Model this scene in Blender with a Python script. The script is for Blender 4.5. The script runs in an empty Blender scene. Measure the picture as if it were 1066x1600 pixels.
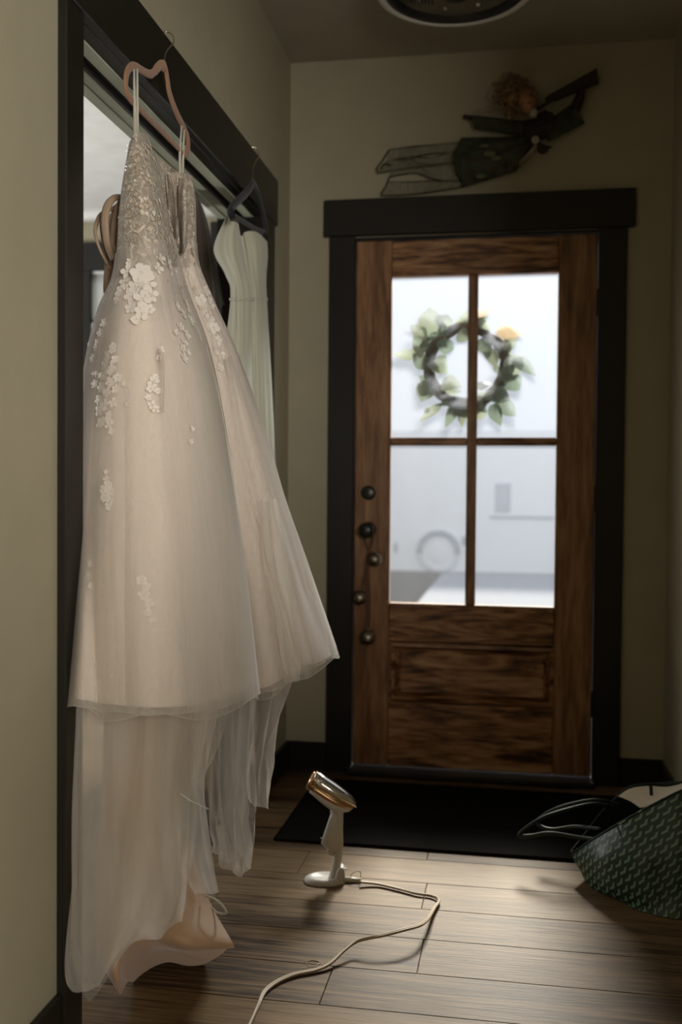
import bpy, bmesh, math, random
from mathutils import Vector, Matrix, noise
from mathutils.bvhtree import BVHTree

# ------------------------------------------------------------------ camera
SC = bpy.context.scene
COL = SC.collection
FPX, YAW, PIT, ROL, CAMH = 1571.08, .1705, .0247, .0082, 1.1063
cy, sy = math.cos(YAW), math.sin(YAW)
_r = Vector((cy, sy, 0)); _f = Vector((-sy, cy, 0)); _u = Vector((0, 0, 1))
_f2 = _f * math.cos(PIT) - _u * math.sin(PIT)
_u2 = _u * math.cos(PIT) + _f * math.sin(PIT)
CR = _r * math.cos(ROL) + _u2 * math.sin(ROL)
CU = _u2 * math.cos(ROL) - _r * math.sin(ROL)
CF = _f2
CAM = Vector((0, 0, CAMH))
cd = bpy.data.cameras.new('camera')
cd.sensor_fit = 'VERTICAL'; cd.sensor_height = 36.0
cd.lens = FPX / 1600 * 36.0
cd.clip_start = .05; cd.clip_end = 300
cd.dof.use_dof = True; cd.dof.focus_distance = 2.3; cd.dof.aperture_fstop = 2.4
cam = bpy.data.objects.new('camera', cd); COL.objects.link(cam)
m = Matrix((CR, CU, -CF)).transposed().to_4x4(); m.translation = CAM
cam.matrix_world = m
SC.camera = cam

# ------------------------------------------------------------------ world, lights, exposure
W = bpy.data.worlds.new('overcast_sky'); SC.world = W; W.use_nodes = True
bg = W.node_tree.nodes['Background']
bg.inputs[0].default_value = (.87, .915, 1.0, 1); bg.inputs[1].default_value = .61
vs = SC.view_settings
SC.display_settings.display_device = 'sRGB'
vs.view_transform = 'Standard'; vs.look = 'None'; vs.gamma = 1; vs.use_curve_mapping = False
vs.exposure = .25
SC.cycles.use_denoising = True
SC.cycles.transparent_max_bounces = 24
SC.cycles.max_bounces = 8
SC.cycles.diffuse_bounces = 5

def area(name, loc, target, sx, sz, power, col):
    l = bpy.data.lights.new(name, 'AREA'); l.shape = 'RECTANGLE'; l.size = sx; l.size_y = sz
    l.energy = power; l.color = col
    o = bpy.data.objects.new(name, l); COL.objects.link(o); o.location = loc
    o.rotation_euler = (Vector(target) - Vector(loc)).to_track_quat('-Z', 'Y').to_euler()
    return o
sl = bpy.data.lights.new('hazy_sun', 'SUN'); sl.energy = 6.0; sl.angle = math.radians(13); sl.color = (1, .90, .74)
so = bpy.data.objects.new('hazy_sun', sl); COL.objects.link(so)
so.rotation_euler = Vector((-.01, -1, -.80)).to_track_quat('-Z', 'Y').to_euler()
area('window_light_behind_camera', (1.75, -1.9, 1.55), (-.5, 3.0, 1.25), 1.3, 1.2, 142, (1, .955, .885))
area('porch_fill_light', (.40, 5.6, 2.95), (-.55, 2.5, .85), .9, .7, 210, (.96, .98, 1))  # lamp added out of view to brighten the gown's door-side edges
area('side_room_window_light', (-3.6, 3.6, 1.1), (-1.9, 4.6, 2.75), 1.2, 1.2, 52, (1, .99, .96))

# ------------------------------------------------------------------ helpers
def at(u, v, X=None, Y=None, Z=None):
    """point of the place that the calibrated camera sees at (u, v) on the plane X=, Y= or Z="""
    d = CF + CR * ((u - 533) / FPX) + CU * ((800 - v) / FPX)
    if X is not None: t = X / d.x
    elif Y is not None: t = Y / d.y
    else: t = (Z - CAMH) / d.z
    return CAM + d * t

def tag(o, label=None, cat=None, group=None, kind=None):
    if label: o['label'] = label
    if cat: o['category'] = cat
    if group: o['group'] = group
    if kind: o['kind'] = kind
    return o

def empty(name, loc=(0, 0, 0), **k):
    o = bpy.data.objects.new(name, None); COL.objects.link(o); o.location = loc
    o.empty_display_size = .05
    return tag(o, **k)

def mk(name, V, F, mat, parent=None, smooth=False, **k):
    """one mesh object; V in world space, parent's location taken off"""
    off = Vector((0, 0, 0)); p = parent
    while p is not None:
        off += p.location; p = p.parent
    V = [Vector(q) for q in V]
    c = Vector((0, 0, 0))
    if parent is None and V and k.pop('center', False):
        lo = Vector([min(q[i] for q in V) for i in range(3)]); hi = Vector([max(q[i] for q in V) for i in range(3)])
        c = Vector(((lo.x + hi.x) / 2, (lo.y + hi.y) / 2, lo.z))
    k.pop('center', None)
    me = bpy.data.meshes.new(name)
    me.from_pydata([tuple(q - off - c) for q in V], [], F)
    me.materials.append(mat)
    if smooth: me.polygons.foreach_set('use_smooth', [True] * len(me.polygons))
    me.update()
    o = bpy.data.objects.new(name, me); COL.objects.link(o)
    o.parent = parent; o.location = c
    return tag(o, **k)

class MB:
    def __init__(s): s.V = []; s.F = []
    def add(s, V, F):
        n = len(s.V); s.V += [Vector(q) for q in V]; s.F += [tuple(i + n for i in f) for f in F]; return s
    def box(s, a, b, bev=0.0):
        a = Vector(a); b = Vector(b)
        lo = Vector([min(a[i], b[i]) for i in range(3)]); hi = Vector([max(a[i], b[i]) for i in range(3)])
        bm = bmesh.new(); bmesh.ops.create_cube(bm, size=1)
        for v in bm.verts:
            v.co = Vector([lo[i] + (v.co[i] + .5) * (hi[i] - lo[i]) for i in range(3)])
        if bev > 0:
            bev = min(bev, .45 * min(hi - lo))
            bmesh.ops.bevel(bm, geom=bm.edges[:], offset=bev, segments=1, affect='EDGES')
        bm.verts.index_update()
        s.add([v.co.copy() for v in bm.verts], [[v.index for v in f.verts] for f in bm.faces]); bm.free()
        return s
    def tube(s, P, R, n=8, closed=False, flat=None, cap=True):
        P = [Vector(p) for p in P]; N = len(P)
        if not hasattr(R, '__len__'): R = [R] * N
        up = None; rings = []
        for i, p in enumerate(P):
            t = (P[(i + 1) % N] - P[i - 1]) if closed else (P[min(i + 1, N - 1)] - P[max(i - 1, 0)])
            t = t.normalized() if t.length > 1e-9 else Vector((0, 0, 1))
            if up is None:
                up = Vector((0, 0, 1)) if abs(t.z) < .9 else Vector((1, 0, 0))
            if flat is not None:
                a = t.cross(flat[0]).normalized(); b = flat[0].normalized(); fa, fb = flat[1], flat[2]
            else:
                a = t.cross(up).normalized(); b = a.cross(t).normalized(); up = b; fa = fb = 1
            rings.append([p + (a * math.cos(2 * math.pi * k / n) * fa + b * math.sin(2 * math.pi * k / n) * fb) * R[i] for k in range(n)])
        V = [q for r in rings for q in r]; F = []
        for i in range(N if closed else N - 1):
            j = (i + 1) % N
            for k in range(n):
                F.append((i * n + k, i * n + (k + 1) % n, j * n + (k + 1) % n, j * n + k))
        if cap and not closed:
            F.append(tuple(range(n))[::-1]); F.append(tuple((N - 1) * n + k for k in range(n)))
        return s.add(V, F)
    def lathe(s, prof, c, ax=Vector((0, 0, 1)), n=32, sx=1, side=None):
        ax = Vector(ax).normalized()
        a = side or (Vector((1, 0, 0)) if abs(ax.x) < .9 else Vector((0, 1, 0)))
        a = (a - ax * a.dot(ax)).normalized(); b = ax.cross(a)
        V = []; F = []; c = Vector(c)
        for r, h in prof:
            for k in range(n):
                t = 2 * math.pi * k / n
                V.append(c + ax * h + (a * math.cos(t) * sx + b * math.sin(t)) * r)
        for i in range(len(prof) - 1):
            for k in range(n):
                F.append((i * n + k, i * n + (k + 1) % n, (i + 1) * n + (k + 1) % n, (i + 1) * n + k))
        return s.add(V, F)
    def sphere(s, c, r, n=12, m_=8, sc=(1, 1, 1)):
        V = []; F = []; c = Vector(c)
        for i in range(m_ + 1):
            ph = math.pi * i / m_
            for k in range(n):
                t = 2 * math.pi * k / n
                V.append(c + Vector((math.sin(ph) * math.cos(t) * r * sc[0], math.sin(ph) * math.sin(t) * r * sc[1], math.cos(ph) * r * sc[2])))
        for i in range(m_):
            for k in range(n):
                F.append((i * n + k, (i + 1) * n + k, (i + 1) * n + (k + 1) % n, i * n + (k + 1) % n))
        return s.add(V, F)
    def build(s, name, mat, parent=None, smooth=False, **k):
        return mk(name, s.V, s.F, mat, parent, smooth, **k)

def cr(P, n, closed=False):
    """catmull-rom through P, n steps a span"""
    P = [Vector(p) for p in P]; N = len(P); out = []
    for i in range(N if closed else N - 1):
        if closed: a, b, c, d = P[i - 1], P[i], P[(i + 1) % N], P[(i + 2) % N]
        else: a, b, c, d = P[max(i - 1, 0)], P[i], P[i + 1], P[min(i + 2, N - 1)]
        for k in range(n):
            t = k / n
            out.append(.5 * ((2 * b) + (c - a) * t + (2 * a - 5 * b + 4 * c - d) * t * t + (3 * b - a - 3 * c + d) * t ** 3))
    if not closed: out.append(P[-1])
    return out

def loft(traj, nu, nv, closed, disp=None):
    """traj: columns of world points, all with the same number of rows -> grid[row][col]"""
    cols = [cr(t, nv) for t in traj]
    rows = []
    for j in range(len(cols[0])):
        rows.append(cr([c[j] for c in cols], nu, closed))
    NR = len(rows); NC = len(rows[0])
    if disp:
        out = []
        for j, r in enumerate(rows):
            q = []
            for i, p in enumerate(r):
                if closed: t = r[(i + 1) % NC] - r[i - 1]
                else: t = r[min(i + 1, NC - 1)] - r[max(i - 1, 0)]
                n_ = Vector((t.y, -t.x, 0)); n_ = n_.normalized() if n_.length > 1e-9 else Vector((0, -1, 0))
                q.append(p + disp(i / NC, j / (NR - 1), n_, p))
            out.append(q)
        rows = out
    return rows

def grid_vf(rows, closed, j0=0, j1=None):
    rows = rows[j0:j1]
    NR = len(rows); NC = len(rows[0])
    V = [p for r in rows for p in r]; F = []
    for j in range(NR - 1):
        for i in range(NC if closed else NC - 1):
            F.append((j * NC + i, (j + 1) * NC + i, (j + 1) * NC + (i + 1) % NC, j * NC + (i + 1) % NC))
    return V, F

# ------------------------------------------------------------------ materials
def nt(name):
    m = bpy.data.materials.new(name); m.use_nodes = True
    t = m.node_tree; p = t.nodes['Principled BSDF']
    return m, t, p
def node(t, kind, **k):
    n = t.nodes.new(kind)
    for a, b in k.items():
        if a.startswith('i_'):
            n.inputs[a[2:].replace('_', ' ')].default_value = b
        else: setattr(n, a, b)
    return n
def ramp(t, fac, stops):
    r = t.nodes.new('ShaderNodeValToRGB'); e = r.color_ramp.elements
    e[0].position, e[0].color = stops[0][0], (*stops[0][1], 1)
    e[1].position, e[1].color = stops[-1][0], (*stops[-1][1], 1)
    for pos, c in stops[1:-1]:
        x = e.new(pos); x.color = (*c, 1)
    t.links.new(fac, r.inputs[0]); return r.outputs[0]
def simple(name, col, rough=.5, metal=0, spec=.5, bump=0, bscale=200, var=0, vscale=8, coat=0, sheen=0):
    m, t, p = nt(name)
    p.inputs['Base Color'].default_value = (*col, 1); p.inputs['Roughness'].default_value = rough
    p.inputs['Metallic'].default_value = metal; p.inputs['Specular IOR Level'].default_value = spec
    p.inputs['Coat Weight'].default_value = coat; p.inputs['Sheen Weight'].default_value = sheen
    tc = node(t, 'ShaderNodeTexCoord')
    nz = node(t, 'ShaderNodeTexNoise'); nz.inputs['Scale'].default_value = vscale; nz.inputs['Detail'].default_value = 4
    t.links.new(tc.outputs['Object'], nz.inputs['Vector'])
    v = var or .06
    c = ramp(t, nz.outputs[0], [(.3, tuple(x * (1 - v) for x in col)), (.7, tuple(min(1, x * (1 + v)) for x in col))])
    t.links.new(c, p.inputs['Base Color'])
    if bump:
        nb = node(t, 'ShaderNodeTexNoise'); nb.inputs['Scale'].default_value = bscale; nb.inputs['Detail'].default_value = 3
        t.links.new(tc.outputs['Object'], nb.inputs['Vector'])
        b = node(t, 'ShaderNodeBump'); b.inputs['Strength'].default_value = bump; b.inputs['Distance'].default_value = .002
        t.links.new(nb.outputs[0], b.inputs['Height']); t.links.new(b.outputs[0], p.inputs['Normal'])
    return m
def wood(name, stops, axis, scale=1.0, rough=.4, rnd=0.0, bump=.15, coat=0, stretch=14, wscale=(9, 60), dist=2.5, spec=.5, fine=.35):
    m, t, p = nt(name)
    tc = node(t, 'ShaderNodeTexCoord'); geo = node(t, 'ShaderNodeNewGeometry')
    oi = node(t, 'ShaderNodeObjectInfo')
    mp = node(t, 'ShaderNodeMapping')
    sc = [stretch] * 3; sc[axis] = 1.0
    mp.inputs['Scale'].default_value = [s * scale for s in sc]
    add = node(t, 'ShaderNodeVectorMath', operation='MULTIPLY_ADD')
    cmb = node(t, 'ShaderNodeCombineXYZ')
    mu = node(t, 'ShaderNodeMath', operation='MULTIPLY'); mu.inputs[1].default_value = 37.0
    t.links.new(oi.outputs['Random'], mu.inputs[0])
    for k in range(3): t.links.new(mu.outputs[0], cmb.inputs[k])
    t.links.new(geo.outputs['Position'], mp.inputs['Vector'])
    av = node(t, 'ShaderNodeVectorMath', operation='ADD')
    t.links.new(mp.outputs[0], av.inputs[0]); t.links.new(cmb.outputs[0], av.inputs[1])
    n1 = node(t, 'ShaderNodeTexNoise'); n1.inputs['Scale'].default_value = wscale[0] / 9 * 1.2; n1.inputs['Detail'].default_value = 6; n1.inputs['Distortion'].default_value = dist * .3
    n2 = node(t, 'ShaderNodeTexNoise'); n2.inputs['Scale'].default_value = wscale[1] / 9; n2.inputs['Detail'].default_value = 5
    t.links.new(av.outputs[0], n1.inputs['Vector']); t.links.new(av.outputs[0], n2.inputs['Vector'])
    mx = node(t, 'ShaderNodeMix', data_type='FLOAT'); mx.inputs[0].default_value = fine
    t.links.new(n1.outputs[0], mx.inputs[2]); t.links.new(n2.outputs[0], mx.inputs[3])
    ad = node(t, 'ShaderNodeMath', operation='MULTIPLY_ADD'); ad.inputs[1].default_value = rnd; 
    t.links.new(oi.outputs['Random'], ad.inputs[0]); t.links.new(mx.outputs[0], ad.inputs[2])
    c = ramp(t, ad.outputs[0], stops)
    t.links.new(c, p.inputs['Base Color'])
    p.inputs['Roughness'].default_value = rough; p.inputs['Coat Weight'].default_value = coat; p.inputs['Specular IOR Level'].default_value = spec
    b = node(t, 'ShaderNodeBump'); b.inputs['Strength'].default_value = bump; b.inputs['Distance'].default_value = .002
    t.links.new(n2.outputs[0], b.inputs['Height']); t.links.new(b.outputs[0], p.inputs['Normal'])
    return m
def cloth(name, col, transl=.25, rough=.6, lace=False, lcol=None, sheen=.3):
    m, t, p = nt(name)
    out = t.nodes['Material Output']
    p.inputs['Base Color'].default_value = (*col, 1); p.inputs['Roughness'].default_value = rough
    p.inputs['Sheen Weight'].default_value = sheen; p.inputs['Specular IOR Level'].default_value = .3
    tr = node(t, 'ShaderNodeBsdfTranslucent'); tr.inputs[0].default_value = (*col, 1)
    mx = node(t, 'ShaderNodeMixShader'); mx.inputs[0].default_value = transl
    t.links.new(p.outputs[0], mx.inputs[1]); t.links.new(tr.outputs[0], mx.inputs[2]); t.links.new(mx.outputs[0], out.inputs[0])
    geo = node(t, 'ShaderNodeNewGeometry')
    if lace:
        vo = node(t, 'ShaderNodeTexVoronoi', feature='DISTANCE_TO_EDGE'); vo.inputs['Scale'].default_value = 120
        nz = node(t, 'ShaderNodeTexNoise'); nz.inputs['Scale'].default_value = 75; nz.inputs['Detail'].default_value = 6; nz.inputs['Distortion'].default_value = 1.2
        n0 = node(t, 'ShaderNodeTexNoise'); n0.inputs['Scale'].default_value = 30
        ma = node(t, 'ShaderNodeVectorMath', operation='MULTIPLY_ADD'); ma.inputs[1].default_value = (.06,) * 3
        t.links.new(geo.outputs['Position'], ma.inputs[2]); t.links.new(n0.outputs['Color'], ma.inputs[0])
        t.links.new(geo.outputs['Position'], n0.inputs['Vector'])
        t.links.new(ma.outputs[0], vo.inputs['Vector']); t.links.new(geo.outputs['Position'], nz.inputs['Vector'])
        r1 = ramp(t, vo.outputs[0], [(.0, (1, 1, 1)), (.12, (0, 0, 0))])
        r2 = ramp(t, nz.outputs[0], [(.45, (0, 0, 0)), (.58, (1, 1, 1))])
        mm = node(t, 'ShaderNodeMix', data_type='RGBA', blend_type='LIGHTEN'); mm.inputs[0].default_value = 1
        t.links.new(r1, mm.inputs[6]); t.links.new(r2, mm.inputs[7])
        cc = node(t, 'ShaderNodeMix', data_type='RGBA'); cc.inputs[6].default_value = (*col, 1); cc.inputs[7].default_value = (*lcol, 1)
        t.links.new(mm.outputs[2], cc.inputs[0]); t.links.new(cc.outputs[2], p.inputs['Base Color'])
        b = node(t, 'ShaderNodeBump'); b.inputs['Strength'].default_value = .8; b.inputs['Distance'].default_value = .004
        t.links.new(mm.outputs[2], b.inputs['Height']); t.links.new(b.outputs[0], p.inputs['Normal'])
    else:
        nz = node(t, 'ShaderNodeTexNoise'); nz.inputs['Scale'].default_value = 9; nz.inputs['Detail'].default_value = 5
        mp = node(t, 'ShaderNodeMapping'); mp.inputs['Scale'].default_value = (3, 3, .5)
        t.links.new(geo.outputs['Position'], mp.inputs[0]); t.links.new(mp.outputs[0], nz.inputs['Vector'])
        c = ramp(t, nz.outputs[0], [(.3, tuple(x * .93 for x in col)), (.7, tuple(min(1, x * 1.04) for x in col))])
        t.links.new(c, p.inputs['Base Color'])
    return m
def tulle(name, col, a0=.25, a1=.85, streak=.25, transl=.5):
    """net: what share of a ray the threads stop grows as the net turns edge-on"""
    m, t, p = nt(name)
    t.nodes.remove(p); out = t.nodes['Material Output']
    d = node(t, 'ShaderNodeBsdfDiffuse'); d.inputs[0].default_value = (*col, 1)
    tr = node(t, 'ShaderNodeBsdfTranslucent'); tr.inputs[0].default_value = (*col, 1)
    tp = node(t, 'ShaderNodeBsdfTransparent')
    mx = node(t, 'ShaderNodeMixShader'); mx.inputs[0].default_value = transl
    t.links.new(d.outputs[0], mx.inputs[1]); t.links.new(tr.outputs[0], mx.inputs[2])
    lw = node(t, 'ShaderNodeLayerWeight'); lw.inputs[0].default_value = .5
    mr = node(t, 'ShaderNodeMapRange'); mr.inputs[1].default_value = .25; mr.inputs[2].default_value = 1; mr.inputs[3].default_value = a0; mr.inputs[4].default_value = a1
    t.links.new(lw.outputs['Facing'], mr.inputs[0])
    geo = node(t, 'ShaderNodeNewGeometry'); mp = node(t, 'ShaderNodeMapping'); mp.inputs['Scale'].default_value = (14, 14, 1.5)
    nz = node(t, 'ShaderNodeTexNoise'); nz.inputs['Scale'].default_value = 3; nz.inputs['Detail'].default_value = 5; nz.inputs['Distortion'].default_value = .5
    t.links.new(geo.outputs['Position'], mp.inputs[0]); t.links.new(mp.outputs[0], nz.inputs['Vector'])
    ma = node(t, 'ShaderNodeMath', operation='MULTIPLY_ADD'); ma.inputs[1].default_value = streak; ma.use_clamp = True
    sb = node(t, 'ShaderNodeMath', operation='SUBTRACT'); sb.inputs[1].default_value = .5
    t.links.new(nz.outputs[0], sb.inputs[0]); t.links.new(sb.outputs[0], ma.inputs[0]); t.links.new(mr.outputs[0], ma.inputs[2])
    m2 = node(t, 'ShaderNodeMixShader')
    t.links.new(ma.outputs[0], m2.inputs[0]); t.links.new(tp.outputs[0], m2.inputs[1]); t.links.new(mx.outputs[0], m2.inputs[2])
    t.links.new(m2.outputs[0], out.inputs[0])
    return m

M = {}
M['wall'] = simple('wall_paint', (.345, .312, .215), .75, bump=.25, bscale=160, var=.03)
M['ceil'] = simple('ceiling_paint', (.34, .31, .235), .9, bump=.6, bscale=90, var=.04)
M['ceil_white'] = simple('white_ceiling_paint', (.82, .82, .80), .85, bump=.2, bscale=90)
M['trim'] = simple('dark_trim_paint', (.013, .0115, .0085), .36, spec=.35, bump=.1, bscale=120)
M['trim_sheen'] = simple('painted_jamb_sheen', (.46, .49, .38), .45, bump=.08)  # pale colour stands for the bright room reflected in dark jamb paint
M['plank'] = wood('brown_floorboards', [(.38, (.012, .007, .003)), (.48, (.060, .035, .016)), (.60, (.135, .085, .040)), (.80, (.205, .135, .070))], 0, 1.3, .45, rnd=.20, bump=.35, stretch=20, spec=.16, fine=.5)
DS = [(.30, (.07, .026, .009)), (.46, (.19, .085, .033)), (.60, (.32, .165, .075)), (.78, (.44, .26, .135))]
M['door_v'] = wood('varnished_oak_vertical', DS, 2, 1.6, .35, bump=.1, stretch=9, dist=5, spec=.5)
M['door_h'] = wood('varnished_oak_horizontal', [(.38, (.030, .010, .004)), (.46, (.17, .070, .026)), (.54, (.32, .155, .068)), (.66, (.50, .29, .15))], 0, 1.7, .35, bump=.1, stretch=6, dist=9, spec=.5)
M['black'] = simple('black_metal', (.012, .012, .012), .35, spec=.5)
M['rubber'] = simple('black_mat_pile', (.006, .005, .004), 1, spec=.05, bump=1, bscale=500)
M['bell'] = simple('tarnished_bell_metal', (.30, .26, .20), .38, metal=1, var=.2, vscale=60)
M['leather'] = simple('brown_leather_cord', (.13, .065, .03), .6)
M['lock'] = simple('dark_bronze', (.06, .065, .055), .35, metal=.7)
M['white_pl'] = simple('white_plastic', (.60, .58, .53), .35, spec=.5, var=.02)
M['gold'] = simple('rose_gold_plating', (.62, .40, .22), .22, metal=1, var=.03)
M['chrome'] = simple('polished_steel', (.80, .78, .74), .16, metal=1, var=.02)
M['cord'] = simple('cream_cord', (.42, .34, .24), .5)
M['velvet'] = simple('tan_velvet', (.26, .135, .075), .85, sheen=.15, bump=.4, bscale=900, var=.1)
M['bvelvet'] = simple('black_velvet', (.010, .009, .008), .9, sheen=.1)
M['wire'] = simple('hook_wire', (.75, .68, .55), .2, metal=1)
M['loop'] = cloth('ivory_loop_ribbon', (.55, .52, .42), .2, .5)
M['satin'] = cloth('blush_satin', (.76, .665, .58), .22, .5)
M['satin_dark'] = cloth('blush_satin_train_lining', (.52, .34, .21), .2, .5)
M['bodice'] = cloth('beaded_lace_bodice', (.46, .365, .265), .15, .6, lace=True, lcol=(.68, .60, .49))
M['ribbon'] = cloth('taupe_satin_ribbon', (.40, .28, .185), .15, .4)
M['tulle'] = tulle('blush_tulle', (.88, .83, .78), .28, .9, .12)
M['tulle_w'] = tulle('ivory_tulle', (.82, .78, .70), .42, .9, .12)
M['tulle_t'] = tulle('ivory_tulle_thin', (.82, .79, .72), .20, .85, .12)
M['lace'] = cloth('ivory_lace_applique', (.84, .78, .71), .25, .7)
M['lace_d'] = cloth('taupe_lace_sprig', (.60, .50, .39), .15, .7)
M['bead'] = simple('clear_beads', (.85, .78, .66), .08, metal=.6)
M['cream'] = cloth('cream_crepe', (.56, .55, .43), .25, .7)
M['brown_cl'] = simple('dark_brown_wool', (.045, .030, .020), .9, sheen=.3)
M['black_cl'] = simple('black_wool', (.008, .007, .006), .9)
def glass():
    m, t, p = nt('window_glass'); t.nodes.remove(p); out = t.nodes['Material Output']
    tp = node(t, 'ShaderNodeBsdfTransparent'); tp.inputs[0].default_value = (.97, .98, .98, 1)
    tl = node(t, 'ShaderNodeBsdfTranslucent'); tl.inputs[0].default_value = (.86, .90, .98, 1)
    m0 = node(t, 'ShaderNodeMixShader'); m0.inputs[0].default_value = .045  # translucent share added to the glass as the haze of overexposure
    t.links.new(tp.outputs[0], m0.inputs[1]); t.links.new(tl.outputs[0], m0.inputs[2])
    g = node(t, 'ShaderNodeBsdfGlossy'); g.inputs['Roughness'].default_value = .02
    lw = node(t, 'ShaderNodeFresnel'); lw.inputs[0].default_value = 1.35
    mx = node(t, 'ShaderNodeMixShader')
    t.links.new(lw.outputs[0], mx.inputs[0]); t.links.new(m0.outputs[0], mx.inputs[1]); t.links.new(g.outputs[0], mx.inputs[2]); t.links.new(mx.outputs[0], out.inputs[0])
    return m
M['glass'] = glass()

# ------------------------------------------------------------------ shell
XL, XR, YB, ZC = -.875, .556, 3.85, 2.748
OY0, OY1, OZ = 1.905, 3.412, 2.045          # opening in the left wall
XT = -1.015                                   # far side of the left wall
def S(name, mb, mat, parent=None, **k):
    return mb.build(name, mat, parent, kind='structure', **k)

# floor: slab with individually laid boards
fl = S('floor', MB().box((-6, -3, -.12), (3, YB + .08, -.0045)), M['plank'])
Ys = [2.0855 - .177 * k for k in range(3, 0, -1)] + [2.0855, 2.262, 2.439, 2.615, 2.790, 2.966, 3.142, 3.318, 3.495, 3.672, 3.849]
fixed = {(2.262): -.205, (2.0855): -.398, (2.615): -.227, (2.439): -.78, (1.9085): .05, (2.790): .62}
rng = random.Random(4)
for a, b in zip(Ys[:-1], Ys[1:]):
    j = None
    for kx, vx in fixed.items():
        if abs(kx - a) < .01: j = vx
    if j is None: j = rng.uniform(-.6, .3)
    xs = sorted([x for x in (j - 1.22, j, j + 1.22) if -1.35 < x < 1.2] + [-1.5, 1.4])
    for x0, x1 in zip(xs[:-1], xs[1:]):
        if x1 - x0 < .05: continue
        MB().box((x0 + .0006, a + .0006, -.0045), (x1 - .0006, b - .0006, 0), .0012).build('plank', M['plank'], fl)

wl = S('wall_left', MB().box((XL, -3, 0), (XT, OY0 - .015, ZC)).box((XL, OY0 - .015, OZ + .015), (XT, OY1 + .015, ZC)).box((XL, OY1 + .015, 0), (XT, YB + .12, ZC)), M['wall'])
DX0, DX1, DZ1 = -.625, .305, 2.066       # rough opening of the door
wb = S('wall_back', MB().box((XL, YB, 0), (DX0, YB + .14, ZC)).box((DX1, YB, 0), (XR + .12, YB + .14, ZC)).box((DX0, YB, DZ1), (DX1, YB + .14, ZC)), M['wall'])
S('wall_right', MB().box((XR, .95, 0), (XR + .12, YB, ZC)), M['wall'])
S('wall_rear', MB().box((XT, -3.1, 0), (3, -3, ZC)).box((2.9, -3, 0), (3, .95, ZC)).box((XR + .12, .95, 0), (3, 1.07, ZC)), M['wall'])
S('light_blocker', MB().box((.20, .30, 0), (2.9, .42, 1.14)).box((.20, .30, 2.13), (2.9, .42, ZC)), M['wall'])  # unseen half wall and beam, added to shade floor and upper wall
S('ceiling', MB().box((XL - .02, -3.1, ZC), (3, YB + .14, ZC + .08)), M['ceil'])

# baseboards
S('baseboard_left', MB().box((XL, -2.9, 0), (XL + .014, 1.828, .108), .003).box((XL, 3.532, 0), (XL + .014, YB, .108), .003), M['trim'])
S('baseboard_back', MB().box((XL + .014, YB - .014, 0), (-.712, YB, .108), .003).box((.397, YB - .014, 0), (XR, YB, .108), .003), M['trim'])
S('baseboard_right', MB().box((XR - .014, .95, 0), (XR, YB - .014, .108), .003), M['trim'])

# trim round the opening in the left wall
t1 = empty('trim_1', (XL, 2.6, 0), kind='structure')
CXF = XL + .020
MB().box((XL, 1.828, 0), (CXF, 1.908, 2.045), .003).build('side_casing', M['trim'], t1)
MB().box((XL, OY1 - .004, 0), (CXF, 3.530, 2.045), .003).build('side_casing', M['trim'], t1)
MB().box((XL, 1.79, 2.045), (CXF + .003, 3.562, 2.208), .003).build('header_casing', M['trim'], t1)
MB().box((XL, OY0 - .015, 0), (XT, OY0, OZ), .002).build('side_jamb', M['trim'], t1)
MB().box((XL, OY1, 0), (XT, OY1 + .015, OZ), .002).build('side_jamb', M['trim'], t1)
MB().box((XL, OY0, OZ), (XT, OY1, OZ + .015), .002).build('head_jamb', M['trim'], t1)
MB().box((-.905, OY0, OZ - .004), (-.937, OY1, OZ), .001).build('head_sheen', M['trim_sheen'], t1, label='strip painted as room light gleaming on the dark head jamb')
MB().box((-.952, OY0, OZ - .012), (-.960, OY1, OZ), .001).build('door_stop', M['trim'], t1)
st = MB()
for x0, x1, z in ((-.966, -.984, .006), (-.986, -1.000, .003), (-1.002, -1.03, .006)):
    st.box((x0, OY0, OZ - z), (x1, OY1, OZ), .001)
st.build('head_sheen', M['trim_sheen'], t1, label='grooved strip painted as room light gleaming on the dark head jamb')
# casing on the side-room face
MB().box((XT, 1.80, 0), (XT - .02, OY0, OZ)).box((XT, OY1, 0), (XT - .02, 3.55, OZ)).box((XT, 1.78, OZ), (XT - .02, 3.58, OZ + .15)).build('rear_casing', M['trim'], t1)

# trim round the front door
t2 = empty('trim_2', (-.16, YB, 0), kind='structure')
def onY(u, v, y): return at(u, v, Y=y)
MB().box((-.712, YB - .022, 0), (-.613, YB, 2.069), .003).build('side_casing', M['trim'], t2)
MB().box((.297, YB - .022, 0), (.397, YB, 2.069), .003).build('side_casing', M['trim'], t2)
MB().box((-.7345, YB - .026, 2.069), (.4251, YB, 2.209), .003).build('header_casing', M['trim'], t2)
MB().box((DX0, YB - .004, 0), (-.614, YB + .13, DZ1), .001).build('side_jamb', M['trim'], t2)
MB().box((.298, YB - .004, 0), (DX1, YB + .13, DZ1), .001).build('side_jamb', M['trim'], t2)
MB().box((DX0, YB - .004, 2.058), (DX1, YB + .13, DZ1), .001).build('head_jamb', M['trim'], t2)
MB().box((DX0, YB - .075, 0.0), (DX1, YB + .14, .022), .006).build('threshold', M['trim'], t2)

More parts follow.
